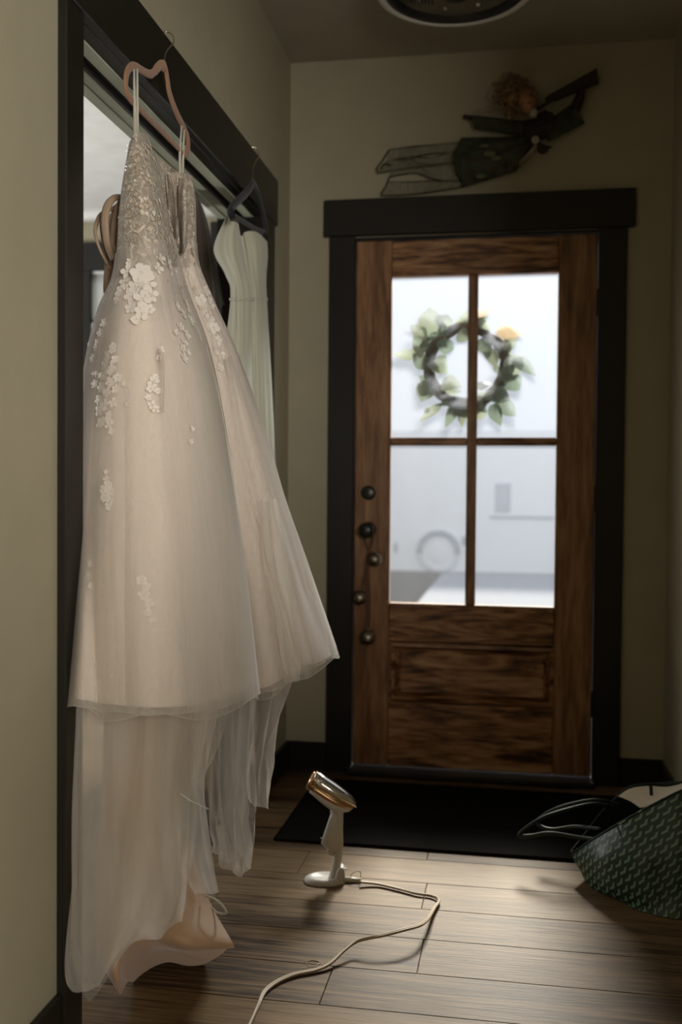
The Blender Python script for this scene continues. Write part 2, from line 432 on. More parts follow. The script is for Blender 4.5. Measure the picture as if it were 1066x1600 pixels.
# ------------------------------------------------------------------ front door
DY = 3.858
def ZX(u, v): p = at(u, v, Y=DY); return p.x, p.z
dx0, dx1, dz0, dz1 = -.612, .296, .026, 2.055
px0, pzt = ZX(612.5, 432); px1 = ZX(730.5, 600)[0]; px2 = ZX(746, 600)[0]; px3, _ = ZX(871, 600)
zm1 = ZX(740, 683.5)[1]; zm0 = ZX(740, 696)[1]; pzb = ZX(740, 946)[1]
qx0, qz1 = ZX(609, 1002); qx1, qz0 = ZX(867, 1108)
door = empty('door_1', (-.16, DY, 0), kind='structure')
b = .004
MB().box((dx0, DY, dz0), (px0, DY + .045, dz1), b).build('stile', M['door_v'], door)
MB().box((px3, DY, dz0), (dx1, DY + .045, dz1), b).build('stile', M['door_v'], door)
MB().box((px0, DY + .0005, pzt), (px3, DY + .0445, dz1), b).build('rail', M['door_h'], door)
MB().box((px0, DY + .0005, qz1), (px3, DY + .0445, pzb), b).build('rail', M['door_h'], door)
MB().box((px0, DY + .0005, dz0), (px3, DY + .0445, qz0), b).build('rail', M['door_h'], door)
MB().box((px1, DY + .004, pzb), (px2, DY + .04, pzt), b).build('muntin', M['door_v'], door)
MB().box((px0, DY + .006, zm0), (px1, DY + .038, zm1), b).build('muntin', M['door_h'], door)
MB().box((px2, DY + .006, zm0), (px3, DY + .038, zm1), b).build('muntin', M['door_h'], door)
for a0, a1, c0, c1 in ((px0, px1, zm1, pzt), (px2, px3, zm1, pzt), (px0, px1, pzb, zm0), (px2, px3, pzb, zm0)):
    MB().box((a0 - .002, DY + .020, c0 - .002), (a1 + .002, DY + .026, c1 + .002)).build('pane', M['glass'], door)
# raised panel and its moulding
def frame_mb(x0, x1, z0, z1, w, ya, yb):
    mb = MB()
    O = [(x0, z0), (x1, z0), (x1, z1), (x0, z1)]; I = [(x0 + w, z0 + w), (x1 - w, z0 + w), (x1 - w, z1 - w), (x0 + w, z1 - w)]
    Mi = [((o[0] + i[0]) / 2, (o[1] + i[1]) / 2) for o, i in zip(O, I)]
    V = [(x, ya, z) for x, z in O] + [(x, min(ya, yb) - .004, z) for x, z in Mi] + [(x, yb, z) for x, z in I]
    F = []
    for r in range(2):
        for k in range(4):
            F.append((r * 4 + k, r * 4 + (k + 1) % 4, (r + 1) * 4 + (k + 1) % 4, (r + 1) * 4 + k))
    return mb.add(V, F)
frame_mb(qx0 + .006, qx1 - .006, qz0 + .006, qz1 - .006, .024, DY + .002, DY + .024).build('panel_moulding', M['door_h'], door)
MB().box((qx0 - .004, DY + .026, qz0 - .004), (qx1 + .004, DY + .038, qz1 + .004)).build('panel', M['door_h'], door)
MB().box((qx0 + .034, DY + .008, qz0 + .030), (qx1 - .034, DY + .03, qz1 - .030), .010).build('raised_panel', M['door_h'], door)
# deadbolt and knob
c = at(576, 770, Y=DY)
MB().lathe([(0, .0), (.027, .0), (.0285, .004), (.026, .012), (.019, .016), (.0, .017)], c, (0, -1, 0), 24).box(c + Vector((-.003, -.032, -.011)), c + Vector((.003, -.014, .011)), .002).build('deadbolt', M['lock'], door, True)
c = at(575.5, 828, Y=DY)
MB().lathe([(0, 0), (.030, 0), (.031, .004), (.027, .009), (.012, .013), (.011, .032), (.024, .040), (.030, .052), (.027, .064), (.015, .070), (0, .071)], c, (0, -1, 0), 28).build('door_knob', M['black'], door, True)
MB().box((.292, DY - .004, 1.02), (.300, DY + .004, 1.12), .002).box((.292, DY - .004, 1.75), (.300, DY + .004, 1.85), .002).box((.292, DY - .004, .25), (.300, DY + .004, .35), .002).build('hinge', M['black'], door)

# bells on a leather cord, hung from the knob
kn = c + Vector((0, -.025, -.012))
bs = empty('bell_strap', at(575, 1005, Y=DY - .012), label='brown cord with three round metal bells hanging from the door knob', cat='door bells')
def bl(u, v, r):
    p = at(u, v, Y=DY - .002 - r); mb = MB().sphere(p, r, 18, 12)
    mb.lathe([(r * 1.0, -.0012), (r * 1.04, 0), (r * 1.0, .0012)], p, (.2, -.2, 1), 18)
    mb.lathe([(r * .16, r * .95), (r * .2, r * 1.1), (r * .1, r * 1.2)], p, (0, 0, 1), 10)
    mb.build('bell', M['bell'], bs, True); return p
b1 = bl(586, 874, .0285); b2 = bl(562, 934, .0285); b3 = bl(575, 996, .0300)
yk = DY - .008
mb = MB()
def strand(pts, r=.0035): mb.tube(cr([at(u, v, Y=yk - dy) for u, v, dy in pts], 6), r, 6)
strand([(568, 822, .02), (571, 846, .006), (577, 862, .0), (583, 868, .004)]); strand([(584, 822, .02), (582, 846, .006), (575, 866, .002), (572, 890, .0), (566, 915, 0), (563, 926, 0)])
strand([(575, 862, .003), (573, 880, .004), (577, 915, .0), (578, 950, 0), (576, 985, .002)]); strand([(577, 864, .003), (571, 890, .005), (573, 930, .0), (575, 985, .002)], .0028)
mb.build('cord', M['leather'], bs, True)

# ------------------------------------------------------------------ black mat
mc = at(430, 1310, Z=.006); me_ = at(892, 1343, Z=.006)
dr = (me_ - mc); dr.z = 0; dr.normalize(); dn = Vector((-dr.y, dr.x, 0))
p0 = Vector((mc.x, mc.y, 0)); LX, LY = 1.235, .655
mb = MB(); n1, n2 = 40, 20
V = []; F = []
for j in range(n2 + 1):
    for i in range(n1 + 1):
        q = p0 + dr * LX * i / n1 + dn * LY * j / n2
        V.append((q.x, q.y, .0085 + .0012 * math.sin(j * 2.6) + .0008 * noise.noise(q * 30)))
for j in range(n2):
    for i in range(n1): F.append((j * (n1 + 1) + i, j * (n1 + 1) + i + 1, (j + 1) * (n1 + 1) + i + 1, (j + 1) * (n1 + 1) + i))
mat_ = empty('door_mat', (-.15, 3.4, 0), label='large black doormat on the boards in front of the door', cat='mat')
mb.add(V, F).build('pile', M['rubber'], mat_, True)
cs = [p0, p0 + dr * LX, p0 + dr * LX + dn * LY, p0 + dn * LY]
mb = MB()
for k in range(4):
    a, b_ = cs[k], cs[(k + 1) % 4]; tt = (b_ - a).normalized() * .004
    mb.tube([a + Vector((0, 0, .005)) - tt, b_ + Vector((0, 0, .005)) + tt], .005, 6)
mb.build('border', M['rubber'], mat_, True)

# ------------------------------------------------------------------ ceiling fan light
fc = Vector((-.2, 3.198, ZC))
fl_ = empty('ceiling_fan_light', fc, label='round white ceiling fixture with black inner ring, at the top edge of the picture', cat='ceiling light')
ax = Vector((0, 0, -1))
MB().lathe([(.225, 0), (.248, .010), (.252, .070), (.250, .086), (.240, .090), (.226, .086), (.224, .02)], fc, ax, 72).build('outer_ring', M['white_pl'], fl_, True)
MB().lathe([(.2235, .03), (.2235, .086), (.216, .089), (.196, .086), (.194, .03)], fc, ax, 72).build('inner_ring', M['black'], fl_, True)
MB().lathe([(.194, .072), (.0, .072)], fc, ax, 48).build('smoked_disc', simple('smoked_plastic', (.16, .135, .09), .3), fl_)
MB().lathe([(.066, .070), (.070, .082), (.060, .088), (.040, .088)], fc, ax, 40).build('reflector', M['white_pl'], fl_, True)
MB().lathe([(.042, .046), (.043, .095), (.036, .108), (.020, .114), (.0, .115)], fc, ax, 32).build('hub', M['black'], fl_, True)
for sgn in (-1, 1):
    for k in range(9):
        x = sgn * (.078 + k * .0115)
        MB().box(fc + Vector((x - .002, .010 + .004 * k % .01, -.084)), fc + Vector((x + .002, .085 - k * .003, -.072)), .0008).build('fin', M['black'], fl_)
for k in range(8):
    a = k * math.pi / 4 + .3
    MB().box(fc + Vector((.14 * math.cos(a) - .006, .14 * math.sin(a) - .006, -.080)), fc + Vector((.14 * math.cos(a) + .006, .14 * math.sin(a) + .006, -.071)), .002).build('lamp_chip', M['white_pl'], fl_)

# ------------------------------------------------------------------ wreath outside the glass
wc = at(729, 571, Y=3.94)
wr = empty('wreath', wc - Vector((0, 0, .2)), label='round twig wreath with pale green leaves hanging outside the door glass', cat='wreath')
M['twig'] = simple('grapevine_twigs', (.060, .045, .028), .9, spec=.1, bump=.6)
M['leafA'] = cloth('pale_green_leaf', (.19, .21, .145), .4, .6)
M['leafB'] = cloth('grey_green_leaf', (.13, .16, .115), .4, .6)
M['leafC'] = cloth('dusty_orange_leaf', (.26, .19, .11), .5, .6)
mb = MB(); rg = random.Random(2); R0 = .147
for s in range(7):
    ph = rg.uniform(0, 6.28); tw = rg.choice((3, 4, 5)); P = []
    for k in range(72):
        a = 2 * math.pi * k / 72
        q = R0 + .013 * math.cos(tw * a + ph) ; y = .012 * math.sin(tw * a + ph)
        P.append(wc + Vector((q * math.cos(a), y, q * math.sin(a))))
    mb.tube(P, .0105, 7, closed=True)
mb.build('twig_ring', M['twig'], wr, True)
def leaf(base, tip, w, mat, cup=.25, y=0.0):
    base = Vector(base); tip = Vector(tip); d = tip - base; L = d.length; t = d.normalized()
    n_ = Vector((rg.uniform(-.5, .5), -1, rg.uniform(-.4, .4))); n_ = (n_ - t * n_.dot(t)).normalized(); s = t.cross(n_)
    V = []; F = []; N = 6
    for i in range(N + 1):
        f = i / N; ww = w * (math.sin(math.pi * min(1, f * .93 + .07) ** .8) + .03)
        cb = L * .12 * math.sin(f * math.pi)
        c_ = base + d * f + n_ * cb
        V += [c_ - s * ww + n_ * ww * cup, c_, c_ + s * ww + n_ * ww * cup]
    for i in range(N):
        for k in range(2): F.append((i * 3 + k, i * 3 + k + 1, (i + 1) * 3 + k + 1, (i + 1) * 3 + k))
    mk('leaf', V, F, mat, wr, True)
lv = [((672, 522), (672, 481), 17, 'A'), ((690, 512), (700, 492), 12, 'A'), ((735, 505), (768, 483), 8, 'C'), ((720, 508), (748, 486), 9, 'A'), ((776, 517), (818, 524), 9, 'C'), ((790, 530), (803, 545), 12, 'A'),
      ((800, 560), (838, 588), 9, 'B'), ((795, 590), (812, 610), 12, 'B'), ((780, 628), (806, 650), 10, 'B'), ((770, 632), (784, 666), 9, 'B'), ((748, 640), (752, 656), 9, 'A'), ((720, 635), (722, 668), 7, 'A'),
      ((710, 632), (696, 668), 7, 'B'), ((690, 632), (656, 659), 6, 'A'), ((672, 612), (652, 600), 14, 'A'), ((668, 600), (658, 628), 12, 'B'), ((668, 575), (645, 552), 10, 'B'), ((655, 553), (613, 553), 7, 'A'),
      ((668, 545), (648, 520), 12, 'B'), ((665, 530), (641, 508), 9, 'A'), ((680, 560), (700, 585), 12, 'A'), ((690, 600), (722, 605), 12, 'A'), ((700, 530), (695, 555), 12, 'B'), ((715, 522), (735, 530), 10, 'A'),
      ((760, 545), (775, 575), 10, 'A'), ((750, 530), (765, 560), 10, 'B'), ((750, 610), (765, 598), 9, 'B'), ((672, 640), (662, 643), 4, 'B'), ((800, 555), (806, 590), 13, 'A'), ((770, 610), (797, 625), 11, 'B'), ((655, 540), (657, 560), 9, 'A')]
mpx = 3.96 / FPX * 1.2
for (a, b_, w_, k) in lv:
    A = at(*a, Y=3.94 + rg.uniform(-.03, .01)); B = at(*b_, Y=3.94 + rg.uniform(-.035, .02))
    leaf(A, B, w_ * mpx, M['leaf' + k])
for k in range(34):
    a = rg.uniform(0, 6.28); r0 = R0 + rg.uniform(-.02, .02); a2 = a + rg.uniform(-.6, .6); r1 = R0 + rg.choice((-.045, .05, .055, .045, .04))
    leaf(wc + Vector((r0 * math.cos(a), rg.uniform(-.03, .02), r0 * math.sin(a))), wc + Vector((r1 * math.cos(a2), rg.uniform(-.04, .03), r1 * math.sin(a2))), rg.uniform(.012, .022), M['leaf' + rg.choice('AAB')])

# ------------------------------------------------------------------ outside
M['snow'] = simple('pale_ground', (.25, .28, .34), .9)
M['carpaint'] = simple('white_paint', (.92, .94, .97), .4, var=.01)
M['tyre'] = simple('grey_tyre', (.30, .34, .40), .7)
M['pale_tyre'] = simple('overexposed_tyre', (.74, .77, .81), .7)  # tyre colour lightened to carry the overexposure outside
M['darkwin'] = simple('dim_window', (.42, .47, .53), .3)
S('ground', MB().box((-60, 4.3, -.5), (60, 90, -.36)), M['snow'])
S('porch', MB().box((-1.6, YB + .14, -.36), (1.4, 5.4, -.02)), M['snow'])
van = empty('white_van', at(685, 905, Y=17.5) * 1.0, label='overexposed white van seen side-on through the lower door panes', cat='van')
van.location.z = -.36
wcx = at(685, 880, Y=17.5)
y0 = 17.5
prof = [(-3.6, -.05), (-3.62, 2.10), (-3.2, 2.40), (3.3, 2.40), (3.9, 2.2), (4.3, 1.6), (5.0, 1.25), (5.1, .4), (5.0, -.05)]
V = []; F = []
for k, yy in enumerate((y0 + .05, y0 + 1.8)):
    V += [(wcx.x + x - .2 + .7, yy, -.30 + z) for x, z in prof]
n = len(prof)
F = [tuple(range(n)), tuple(range(2 * n - 1, n - 1, -1))] + [(i, n + i, n + (i + 1) % n, (i + 1) % n) for i in range(n)]
mk('body', V, F, M['carpaint'], van)
for dx in (0, 3.6):
    cc = Vector((wcx.x + dx, y0 + .04, .0))
    MB().lathe([(.27, .0), (.28, .03), (.37, .03), (.385, 0), (.385, -.15)], cc, (0, -1, 0), 40).build('tyre', M['pale_tyre'], van, True)
    MB().tube([cc + Vector((.335 * math.cos(t), -.045, .335 * math.sin(t))) for t in [math.radians(a) for a in range(-5, 186, 10)]], .05, 8).build('wheel_arch', M['tyre'], van, True)
    MB().lathe([(0, .02), (.20, .02), (.27, 0)], cc, (0, -1, 0), 32).build('wheel_hub', M['carpaint'], van, True)
for u0, u1, v0, v1 in ((616, 621, 848, 863), (722, 729, 838, 852)):
    a = at(u0, v0, Y=y0 + .03); c_ = at(u1, v1, Y=y0 + .03)
    MB().box((a.x, y0 + .02, a.z), (c_.x, y0 + .06, c_.z), .004).build('side_lamp', M['tyre'], van)
w0 = at(774, 755, Y=y0); w1 = at(798, 801, Y=y0)
MB().box((w0.x, y0 + .03, w0.z), (w1.x, y0 + .07, w1.z), .015).build('side_window', M['darkwin'], van)
a = at(765, 806, Y=y0); c_ = at(866, 811, Y=y0)
MB().box((a.x, y0 + .02, c_.z), (c_.x, y0 + .06, a.z), .006).build('side_moulding', M['tyre'], van)

# ------------------------------------------------------------------ side room
S('wall_side_room', MB().box((-6, 5.78, 0), (-3.4, 5.9, ZC)).box((-3.4, 5.78, 2.42), (-1.3, 5.9, ZC)).box((-3.4, 5.78, 0), (-1.3, 5.9, .9)).box((-1.3, 5.78, 0), (-.9, 5.9, ZC)).box((-6.1, -3, 0), (-6, 5.78, ZC)).box((-6, -3.1, 0), (XT, -3, ZC)).box((XT, YB + .12, 0), (XT + .06, 5.78, ZC)), M['wall'])
S('ceiling_side_room', MB().box((-6.1, -3.1, ZC), (XL - .02, 5.9, ZC + .08)), M['ceil_white'])
S('trim_3', MB().box((-6, 5.70, ZC - .05), (XT, 5.78, ZC), .01), M['ceil_white'])
S('floor_side_room', MB().box((-6, YB + .08, -.12), (XT, 5.9, -.0045)), M['plank'])
wy = 5.76
w = empty('window_1', (-2.3, 5.78, .9), kind='structure')
wz = at(145, 385, Y=wy).z
xl = at(143, 450, Y=wy).x
MB().box((-3.5, wy - .02, at(150, 424, Y=wy).z), (-1.2, 5.78, wz + .02), .004).build('head_casing', M['trim'], w)
MB().box((xl - .12, wy - .02, .8), (xl, 5.78, 2.399), .004).build('side_casing', M['trim'], w)
MB().box((-1.45, wy - .02, .8), (-1.32, 5.78, 2.3), .004).build('side_casing', M['trim'], w)
MB().box((-3.5, wy - .04, .8), (-1.2, 5.78, .9), .004).build('sill', M['trim'], w)
MB().box((-3.4, 5.80, .9), (xl - .055, 5.88, 2.42)).build('blank_panel', M['trim'], w)
MB().box((xl - .05, 5.83, .9), (-1.4, 5.835, 2.42)).build('pane', M['glass'], w)
zs = at(160, 502, Y=5.79).z
MB().box((xl - .05, 5.79, zs), (-1.4, 5.80, 2.42)).box((xl - .05, 5.785, zs - .01), (-1.4, 5.805, zs + .012)).build('roller_blind', cloth('grey_blind', (.58, .60, .60), .5, .8), w)
MB().box((xl - .02, 5.765, 2.385), (-1.4, 5.785, 2.408), .003).build('blind_rail', M['ceil_white'], w)
S('ground_rear', MB().box((-14, 6, -.5), (-1.2, 20, -.36)), M['snow'])

# ------------------------------------------------------------------ wedding dress
D = [Vector, at]
def T(*pts): return [at(u, v, Y=y) for u, v, y in pts]
A_ = T((204, 224, 2.10), (192, 290, 2.08), (186, 337, 2.06), (179, 424, 2.05), (157, 483, 2.04), (139, 570, 2.03), (128, 700, 1.98), (126, 850, 1.95), (127, 980, 1.90), (120, 1090, 1.865))
B_ = T((206, 214, 2.08), (200, 262, 2.05), (196, 318, 2.02), (196, 418, 1.99), (184, 478, 1.97), (174, 565, 1.95), (165, 680, 1.92), (162, 805, 1.89), (160, 940, 1.86), (165, 1100, 1.84))
C_ = T((213, 208, 2.08), (220, 262, 2.04), (222, 312, 2.01), (226, 412, 1.98), (228, 472, 1.96), (232, 562, 1.94), (238, 670, 1.91), (244, 795, 1.88), (248, 935, 1.85), (252, 1105, 1.83))
C2 = T((222, 207, 2.11), (236, 258, 2.09), (243, 308, 2.06), (256, 406, 2.04), (266, 466, 2.04), (290, 552, 2.03), (308, 660, 2.02), (324, 788, 2.01), (336, 930, 2.0), (346, 1095, 2.0))
D_ = T((230, 212, 2.18), (249, 264, 2.18), (259, 312, 2.18), (277, 402, 2.18), (291, 455, 2.20), (323, 540, 2.20), (347, 650, 2.21), (367, 780, 2.22), (385, 920, 2.22), (401, 1073, 2.22))
E_ = T((234, 234, 2.30), (250, 272, 2.30), (257, 315, 2.30), (271, 400, 2.30), (286, 462, 2.32), (315, 548, 2.34), (337, 660, 2.36), (356, 790, 2.38), (374, 925, 2.4), (388, 1080, 2.4))
F_ = T((262, 268, 2.36), (268, 288, 2.36), (272, 322, 2.36), (286, 404, 2.36), (304, 468, 2.38), (340, 560, 2.38), (364, 672, 2.40), (388, 796, 2.42), (408, 920, 2.42), (432, 1068, 2.42))
F2 = T((284, 270, 2.38), (288, 292, 2.38), (292, 324, 2.38), (300, 400, 2.38), (320, 465, 2.40), (360, 556, 2.42), (392, 668, 2.44), (424, 785, 2.47), (452, 905, 2.48), (474, 1042, 2.50))
G_ = T((300, 276, 2.44), (304, 300, 2.44), (306, 330, 2.44), (309, 405, 2.44), (331, 463, 2.48), (371, 555, 2.52), (409, 668, 2.56), (441, 780, 2.60), (480, 890, 2.64), (521, 1016, 2.66))
AU = [(204, 224), (192, 290), (186, 337), (179, 424), (157, 483), (139, 570), (128, 700), (126, 850), (127, 980), (120, 1090)]
GU = [(300, 276), (304, 300), (306, 330), (309, 405), (331, 463), (371, 555), (409, 668), (441, 780), (480, 890), (521, 1016)]
H_, I_, J_ = [], [], []
for k, ((ua, va), (ug, vg)) in enumerate(zip(AU, GU)):
    f = k / 9
    J_.append(at(ua + 10 + 8 * f, va, Y=2.20 + .05 * f))
    I_.append(at(ua * .5 + ug * .5, va * .5 + vg * .5, Y=2.42 + .20 * f))
    H_.append(at(ug - 10 - 10 * f, vg, Y=2.52 + .26 * f))
TR = [A_, B_, C_, C2, D_, E_, F_, F2, G_, H_, I_, J_]
dress = empty('wedding_dress', (-.8, 2.2, .03), label='long blush wedding gown with lace flowers and tulle train, hung on a tan hanger', cat='dress')
def foldamp(v): return max(0, v - .25) / .75
def disp_main(u, v, n_, p):
    a = .0015 + .008 * foldamp(v)
    s = noise.noise(Vector((u * 22, v * 1.5, 0))) * 1.3 + noise.noise(Vector((u * 60, v * 2, 4))) * .5
    return n_ * a * s
rows = loft(TR, 14, 9, True, disp_main)
NB = int(len(rows) * .36)
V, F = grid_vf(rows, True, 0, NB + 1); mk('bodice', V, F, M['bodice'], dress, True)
V, F = grid_vf(rows, True, NB, None); mk('skirt', V, F, M['satin'], dress, True)
def disp_over(u, v, n_, p):
    a = .003 + .007 * foldamp(v)
    s = noise.noise(Vector((u * 30, v * 1.8, 5))) * 1.4 + .8
    return n_ * a * s + Vector((0, 0, -.012 * v * v))
rows2 = loft(TR, 22, 9, True, disp_over)
V, F = grid_vf(rows2, True, int(len(rows2) * .30), None); mk('tulle_overlay', V, F, M['tulle'], dress, True)
def disp_over2(u, v, n_, p):
    a = .004 + .013 * foldamp(v)
    s = noise.noise(Vector((u * 17, v * 1.6, 15))) * 1.4 + .7
    return n_ * a * s + Vector((0, 0, -.02 * v * v + .01 * math.sin(u * 50) * v))
rows3 = loft(TR, 22, 9, True, disp_over2)
V, F = grid_vf(rows3, True, int(len(rows3) * .42), None); mk('tulle_overlay', V, F, M['tulle_t'], dress, True)
Vs, Fs = grid_vf(rows2, True); bvh = BVHTree.FromPolygons(Vs, Fs)
Vb, Fb = grid_vf(rows, True); bvhb = BVHTree.FromPolygons(Vb, Fb)

# train: hanging layers below the hem
def sheet(name, mat, cols, nu=12, nv=10, amp=.01, fr=(6, 13), seed=0, **k):
    cols = [[at(u, v, Y=y) for u, v, y in c_] for c_ in cols]
    def dd(u, v, n_, p):
        q = noise.noise(Vector((u * fr[0] * 1.3 + v * 1.1, v * 1.5, seed))); q2 = abs(noise.noise(Vector((u * fr[1] * .7 - v * 2.2, v * 1.2, seed + 9))))
        return n_ * amp * 1.6 * (q * 1.5 + q2 * .9)
    r = loft(cols, nu, nv, False, dd)
    V, F = grid_vf(r, False); return mk(name, V, F, mat, dress, True, **k)
sheet('train_tulle', M['tulle_w'], [
    [(122, 1040, 1.86), (114, 1220, 1.83), (107, 1380, 1.80), (103, 1500, 1.79), (114, 1532, 1.80)],
    [(150, 1040, 1.88), (140, 1220, 1.82), (132, 1400, 1.79), (128, 1515, 1.79), (128, 1545, 1.80)],
    [(190, 1040, 1.90), (180, 1240, 1.84), (172, 1400, 1.80), (165, 1490, 1.80), (160, 1530, 1.82)],
    [(240, 1040, 1.92), (230, 1240, 1.84), (222, 1380, 1.80), (215, 1450, 1.80), (205, 1475, 1.82)],
    [(290, 1040, 1.95), (270, 1220, 1.88), (270, 1330, 1.84), (268, 1410, 1.84), (255, 1460, 1.86)],
    [(335, 1040, 2.02), (300, 1200, 1.96), (288, 1320, 1.90), (293, 1380, 1.88), (284, 1440, 1.89)]], 14, 10, .012, (4, 9), 1)
sheet('train_tulle', M['tulle_t'], [
    [(125, 1040, 1.90), (118, 1220, 1.88), (112, 1380, 1.84), (108, 1480, 1.83)],
    [(180, 1040, 1.94), (165, 1240, 1.90), (150, 1400, 1.86), (140, 1560, 1.86)],
    [(260, 1040, 1.96), (250, 1240, 1.92), (230, 1380, 1.88), (210, 1470, 1.88)],
    [(330, 1040, 2.00), (310, 1200, 1.96), (300, 1320, 1.92), (290, 1420, 1.92)]], 16, 10, .014, (3, 7), 4)
sheet('train_tulle', M['tulle_w'], [
    [(200, 1050, 2.06), (205, 1200, 2.04), (215, 1330, 2.02), (230, 1400, 2.0)],
    [(260, 1050, 2.06), (258, 1200, 2.04), (262, 1330, 2.0), (270, 1405, 2.0)],
    [(320, 1050, 2.08), (300, 1180, 2.06), (298, 1320, 2.02), (312, 1399, 2.0)],
    [(356, 1050, 2.10), (324, 1205, 2.06), (330, 1300, 2.02), (341, 1396, 2.0)]], 14, 10, .008, (3, 8), 2)
sheet('train_tulle', M['tulle_t'], [
    [(300, 1060, 2.12), (296, 1130, 2.10), (296, 1200, 2.1), (300, 1250, 2.1)],
    [(335, 1060, 2.12), (328, 1130, 2.08), (316, 1190, 2.08), (310, 1225, 2.1)],
    [(358, 1060, 2.12), (354, 1110, 2.10), (340, 1172, 2.10), (318, 1213, 2.1)]], 12, 8, .006, (2, 5), 6)
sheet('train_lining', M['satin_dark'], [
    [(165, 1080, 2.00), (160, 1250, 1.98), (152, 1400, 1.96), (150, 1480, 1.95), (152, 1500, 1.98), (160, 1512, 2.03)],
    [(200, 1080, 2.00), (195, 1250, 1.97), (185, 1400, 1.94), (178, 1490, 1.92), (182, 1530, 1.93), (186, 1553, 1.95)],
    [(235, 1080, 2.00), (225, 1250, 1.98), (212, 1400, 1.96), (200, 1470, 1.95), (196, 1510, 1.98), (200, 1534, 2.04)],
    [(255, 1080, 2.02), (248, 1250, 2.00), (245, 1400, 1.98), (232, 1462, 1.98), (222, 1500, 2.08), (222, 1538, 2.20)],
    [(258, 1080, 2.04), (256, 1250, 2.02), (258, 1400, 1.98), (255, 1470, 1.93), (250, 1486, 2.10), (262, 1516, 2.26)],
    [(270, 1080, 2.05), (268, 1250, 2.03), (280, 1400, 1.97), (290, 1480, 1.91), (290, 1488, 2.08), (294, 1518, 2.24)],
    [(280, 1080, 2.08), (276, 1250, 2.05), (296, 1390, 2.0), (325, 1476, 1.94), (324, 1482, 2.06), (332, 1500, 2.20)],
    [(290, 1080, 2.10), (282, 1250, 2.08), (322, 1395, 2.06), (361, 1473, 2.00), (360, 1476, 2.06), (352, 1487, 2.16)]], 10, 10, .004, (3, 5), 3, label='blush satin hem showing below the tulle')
sheet('train_tulle', M['tulle_w'], [
    [(322, 1050, 2.34), (318, 1180, 2.34), (322, 1280, 2.32), (334, 1318, 2.32), (338, 1330, 2.32)],
    [(350, 1050, 2.34), (345, 1180, 2.30), (346, 1270, 2.28), (352, 1300, 2.28), (356, 1352, 2.28)],
    [(378, 1050, 2.38), (370, 1180, 2.34), (366, 1280, 2.30), (368, 1340, 2.30), (368, 1369, 2.30)],
    [(405, 1050, 2.40), (392, 1170, 2.38), (386, 1260, 2.36), (392, 1310, 2.34), (382, 1355, 2.34)]], 14, 10, .012, (4, 9), 8)
sheet('train_tulle', M['tulle_w'], [
    [(385, 1050, 2.44), (392, 1140, 2.42), (388, 1200, 2.42), (389, 1250, 2.42)],
    [(420, 1050, 2.46), (408, 1140, 2.42), (400, 1200, 2.40), (402, 1259, 2.40)],
    [(444, 1050, 2.50), (420, 1150, 2.46), (414, 1205, 2.44), (412, 1262, 2.44)],
    [(462, 1050, 2.52), (424, 1152, 2.50), (425, 1210, 2.47), (420, 1264, 2.46)]], 14, 10, .010, (3, 7), 9)
sheet('train_tulle', M['tulle_t'], [
    [(335, 1050, 2.50), (335, 1180, 2.48), (345, 1310, 2.46), (345, 1345, 2.46)],
    [(370, 1050, 2.50), (372, 1180, 2.48), (378, 1290, 2.46), (372, 1345, 2.46)],
    [(400, 1050, 2.52), (400, 1180, 2.50), (394, 1250, 2.48), (390, 1330, 2.48)]], 14, 10, .012, (3, 7), 12)
# loose front panels of net over the skirt
sheet('tulle_overlay', M['tulle_w'], [
    [(326, 600, 2.16), (312, 690, 2.08), (306, 800, 2.03), (322, 940, 1.99), (346, 1086, 1.98)],
    [(331, 590, 2.17), (328, 690, 2.12), (330, 800, 2.08), (346, 940, 2.06), (366, 1082, 2.05)],
    [(335, 585, 2.185), (344, 690, 2.16), (352, 800, 2.14), (368, 940, 2.13), (386, 1078, 2.13)],
    [(336, 590, 2.19), (353, 680, 2.19), (370, 790, 2.19), (388, 930, 2.19), (404, 1074, 2.19)]], 12, 10, .004, (3, 7), 21)
sheet('tulle_overlay', M['tulle_w'], [
    [(404, 780, 2.40), (412, 880, 2.39), (424, 960, 2.38), (436, 1030, 2.38), (446, 1068, 2.38)],
    [(418, 780, 2.43), (430, 880, 2.42), (442, 960, 2.41), (455, 1030, 2.41), (462, 1066, 2.41)],
    [(432, 780, 2.46), (448, 880, 2.45), (460, 960, 2.44), (470, 1030, 2.44), (471, 1062, 2.44)]], 10, 10, .005, (3, 6), 25)
sheet('tulle_overlay', M['tulle'], [
    [(352, 560, 2.36), (372, 680, 2.38), (400, 800, 2.40), (428, 900, 2.42), (473, 1040, 2.46)],
    [(362, 555, 2.42), (392, 680, 2.43), (424, 790, 2.45), (455, 890, 2.46), (496, 1036, 2.50)],
    [(374, 555, 2.51), (411, 668, 2.55), (443, 780, 2.59), (482, 890, 2.63), (523, 1018, 2.65)]], 10, 10, .004, (3, 6), 27)
# pleats of beaded lace hanging on the far side of the bodice
sheet('bodice_fold', M['bodice'], [
    [(259, 272, 2.33), (262, 310, 2.32), (266, 350, 2.32), (275, 385, 2.33), (278, 398, 2.35)],
    [(268, 274, 2.31), (273, 310, 2.29), (277, 350, 2.28), (280, 380, 2.30), (280, 395, 2.33)],
    [(277, 276, 2.33), (277, 310, 2.33), (279, 350, 2.33), (285, 378, 2.34), (282, 393, 2.36)]], 8, 8, .003, (2, 5), 31)
sheet('bodice_fold', M['bodice'], [
    [(279, 278, 2.33), (279, 312, 2.32), (280, 345, 2.32), (284, 380, 2.32), (284, 394, 2.34)],
    [(288, 279, 2.31), (289, 312, 2.28), (290, 345, 2.27), (288, 380, 2.27), (287, 397, 2.31)],
    [(296, 281, 2.33), (298, 312, 2.32), (295, 345, 2.32), (292, 380, 2.32), (290, 393, 2.34)]], 8, 8, .003, (2, 5), 33)
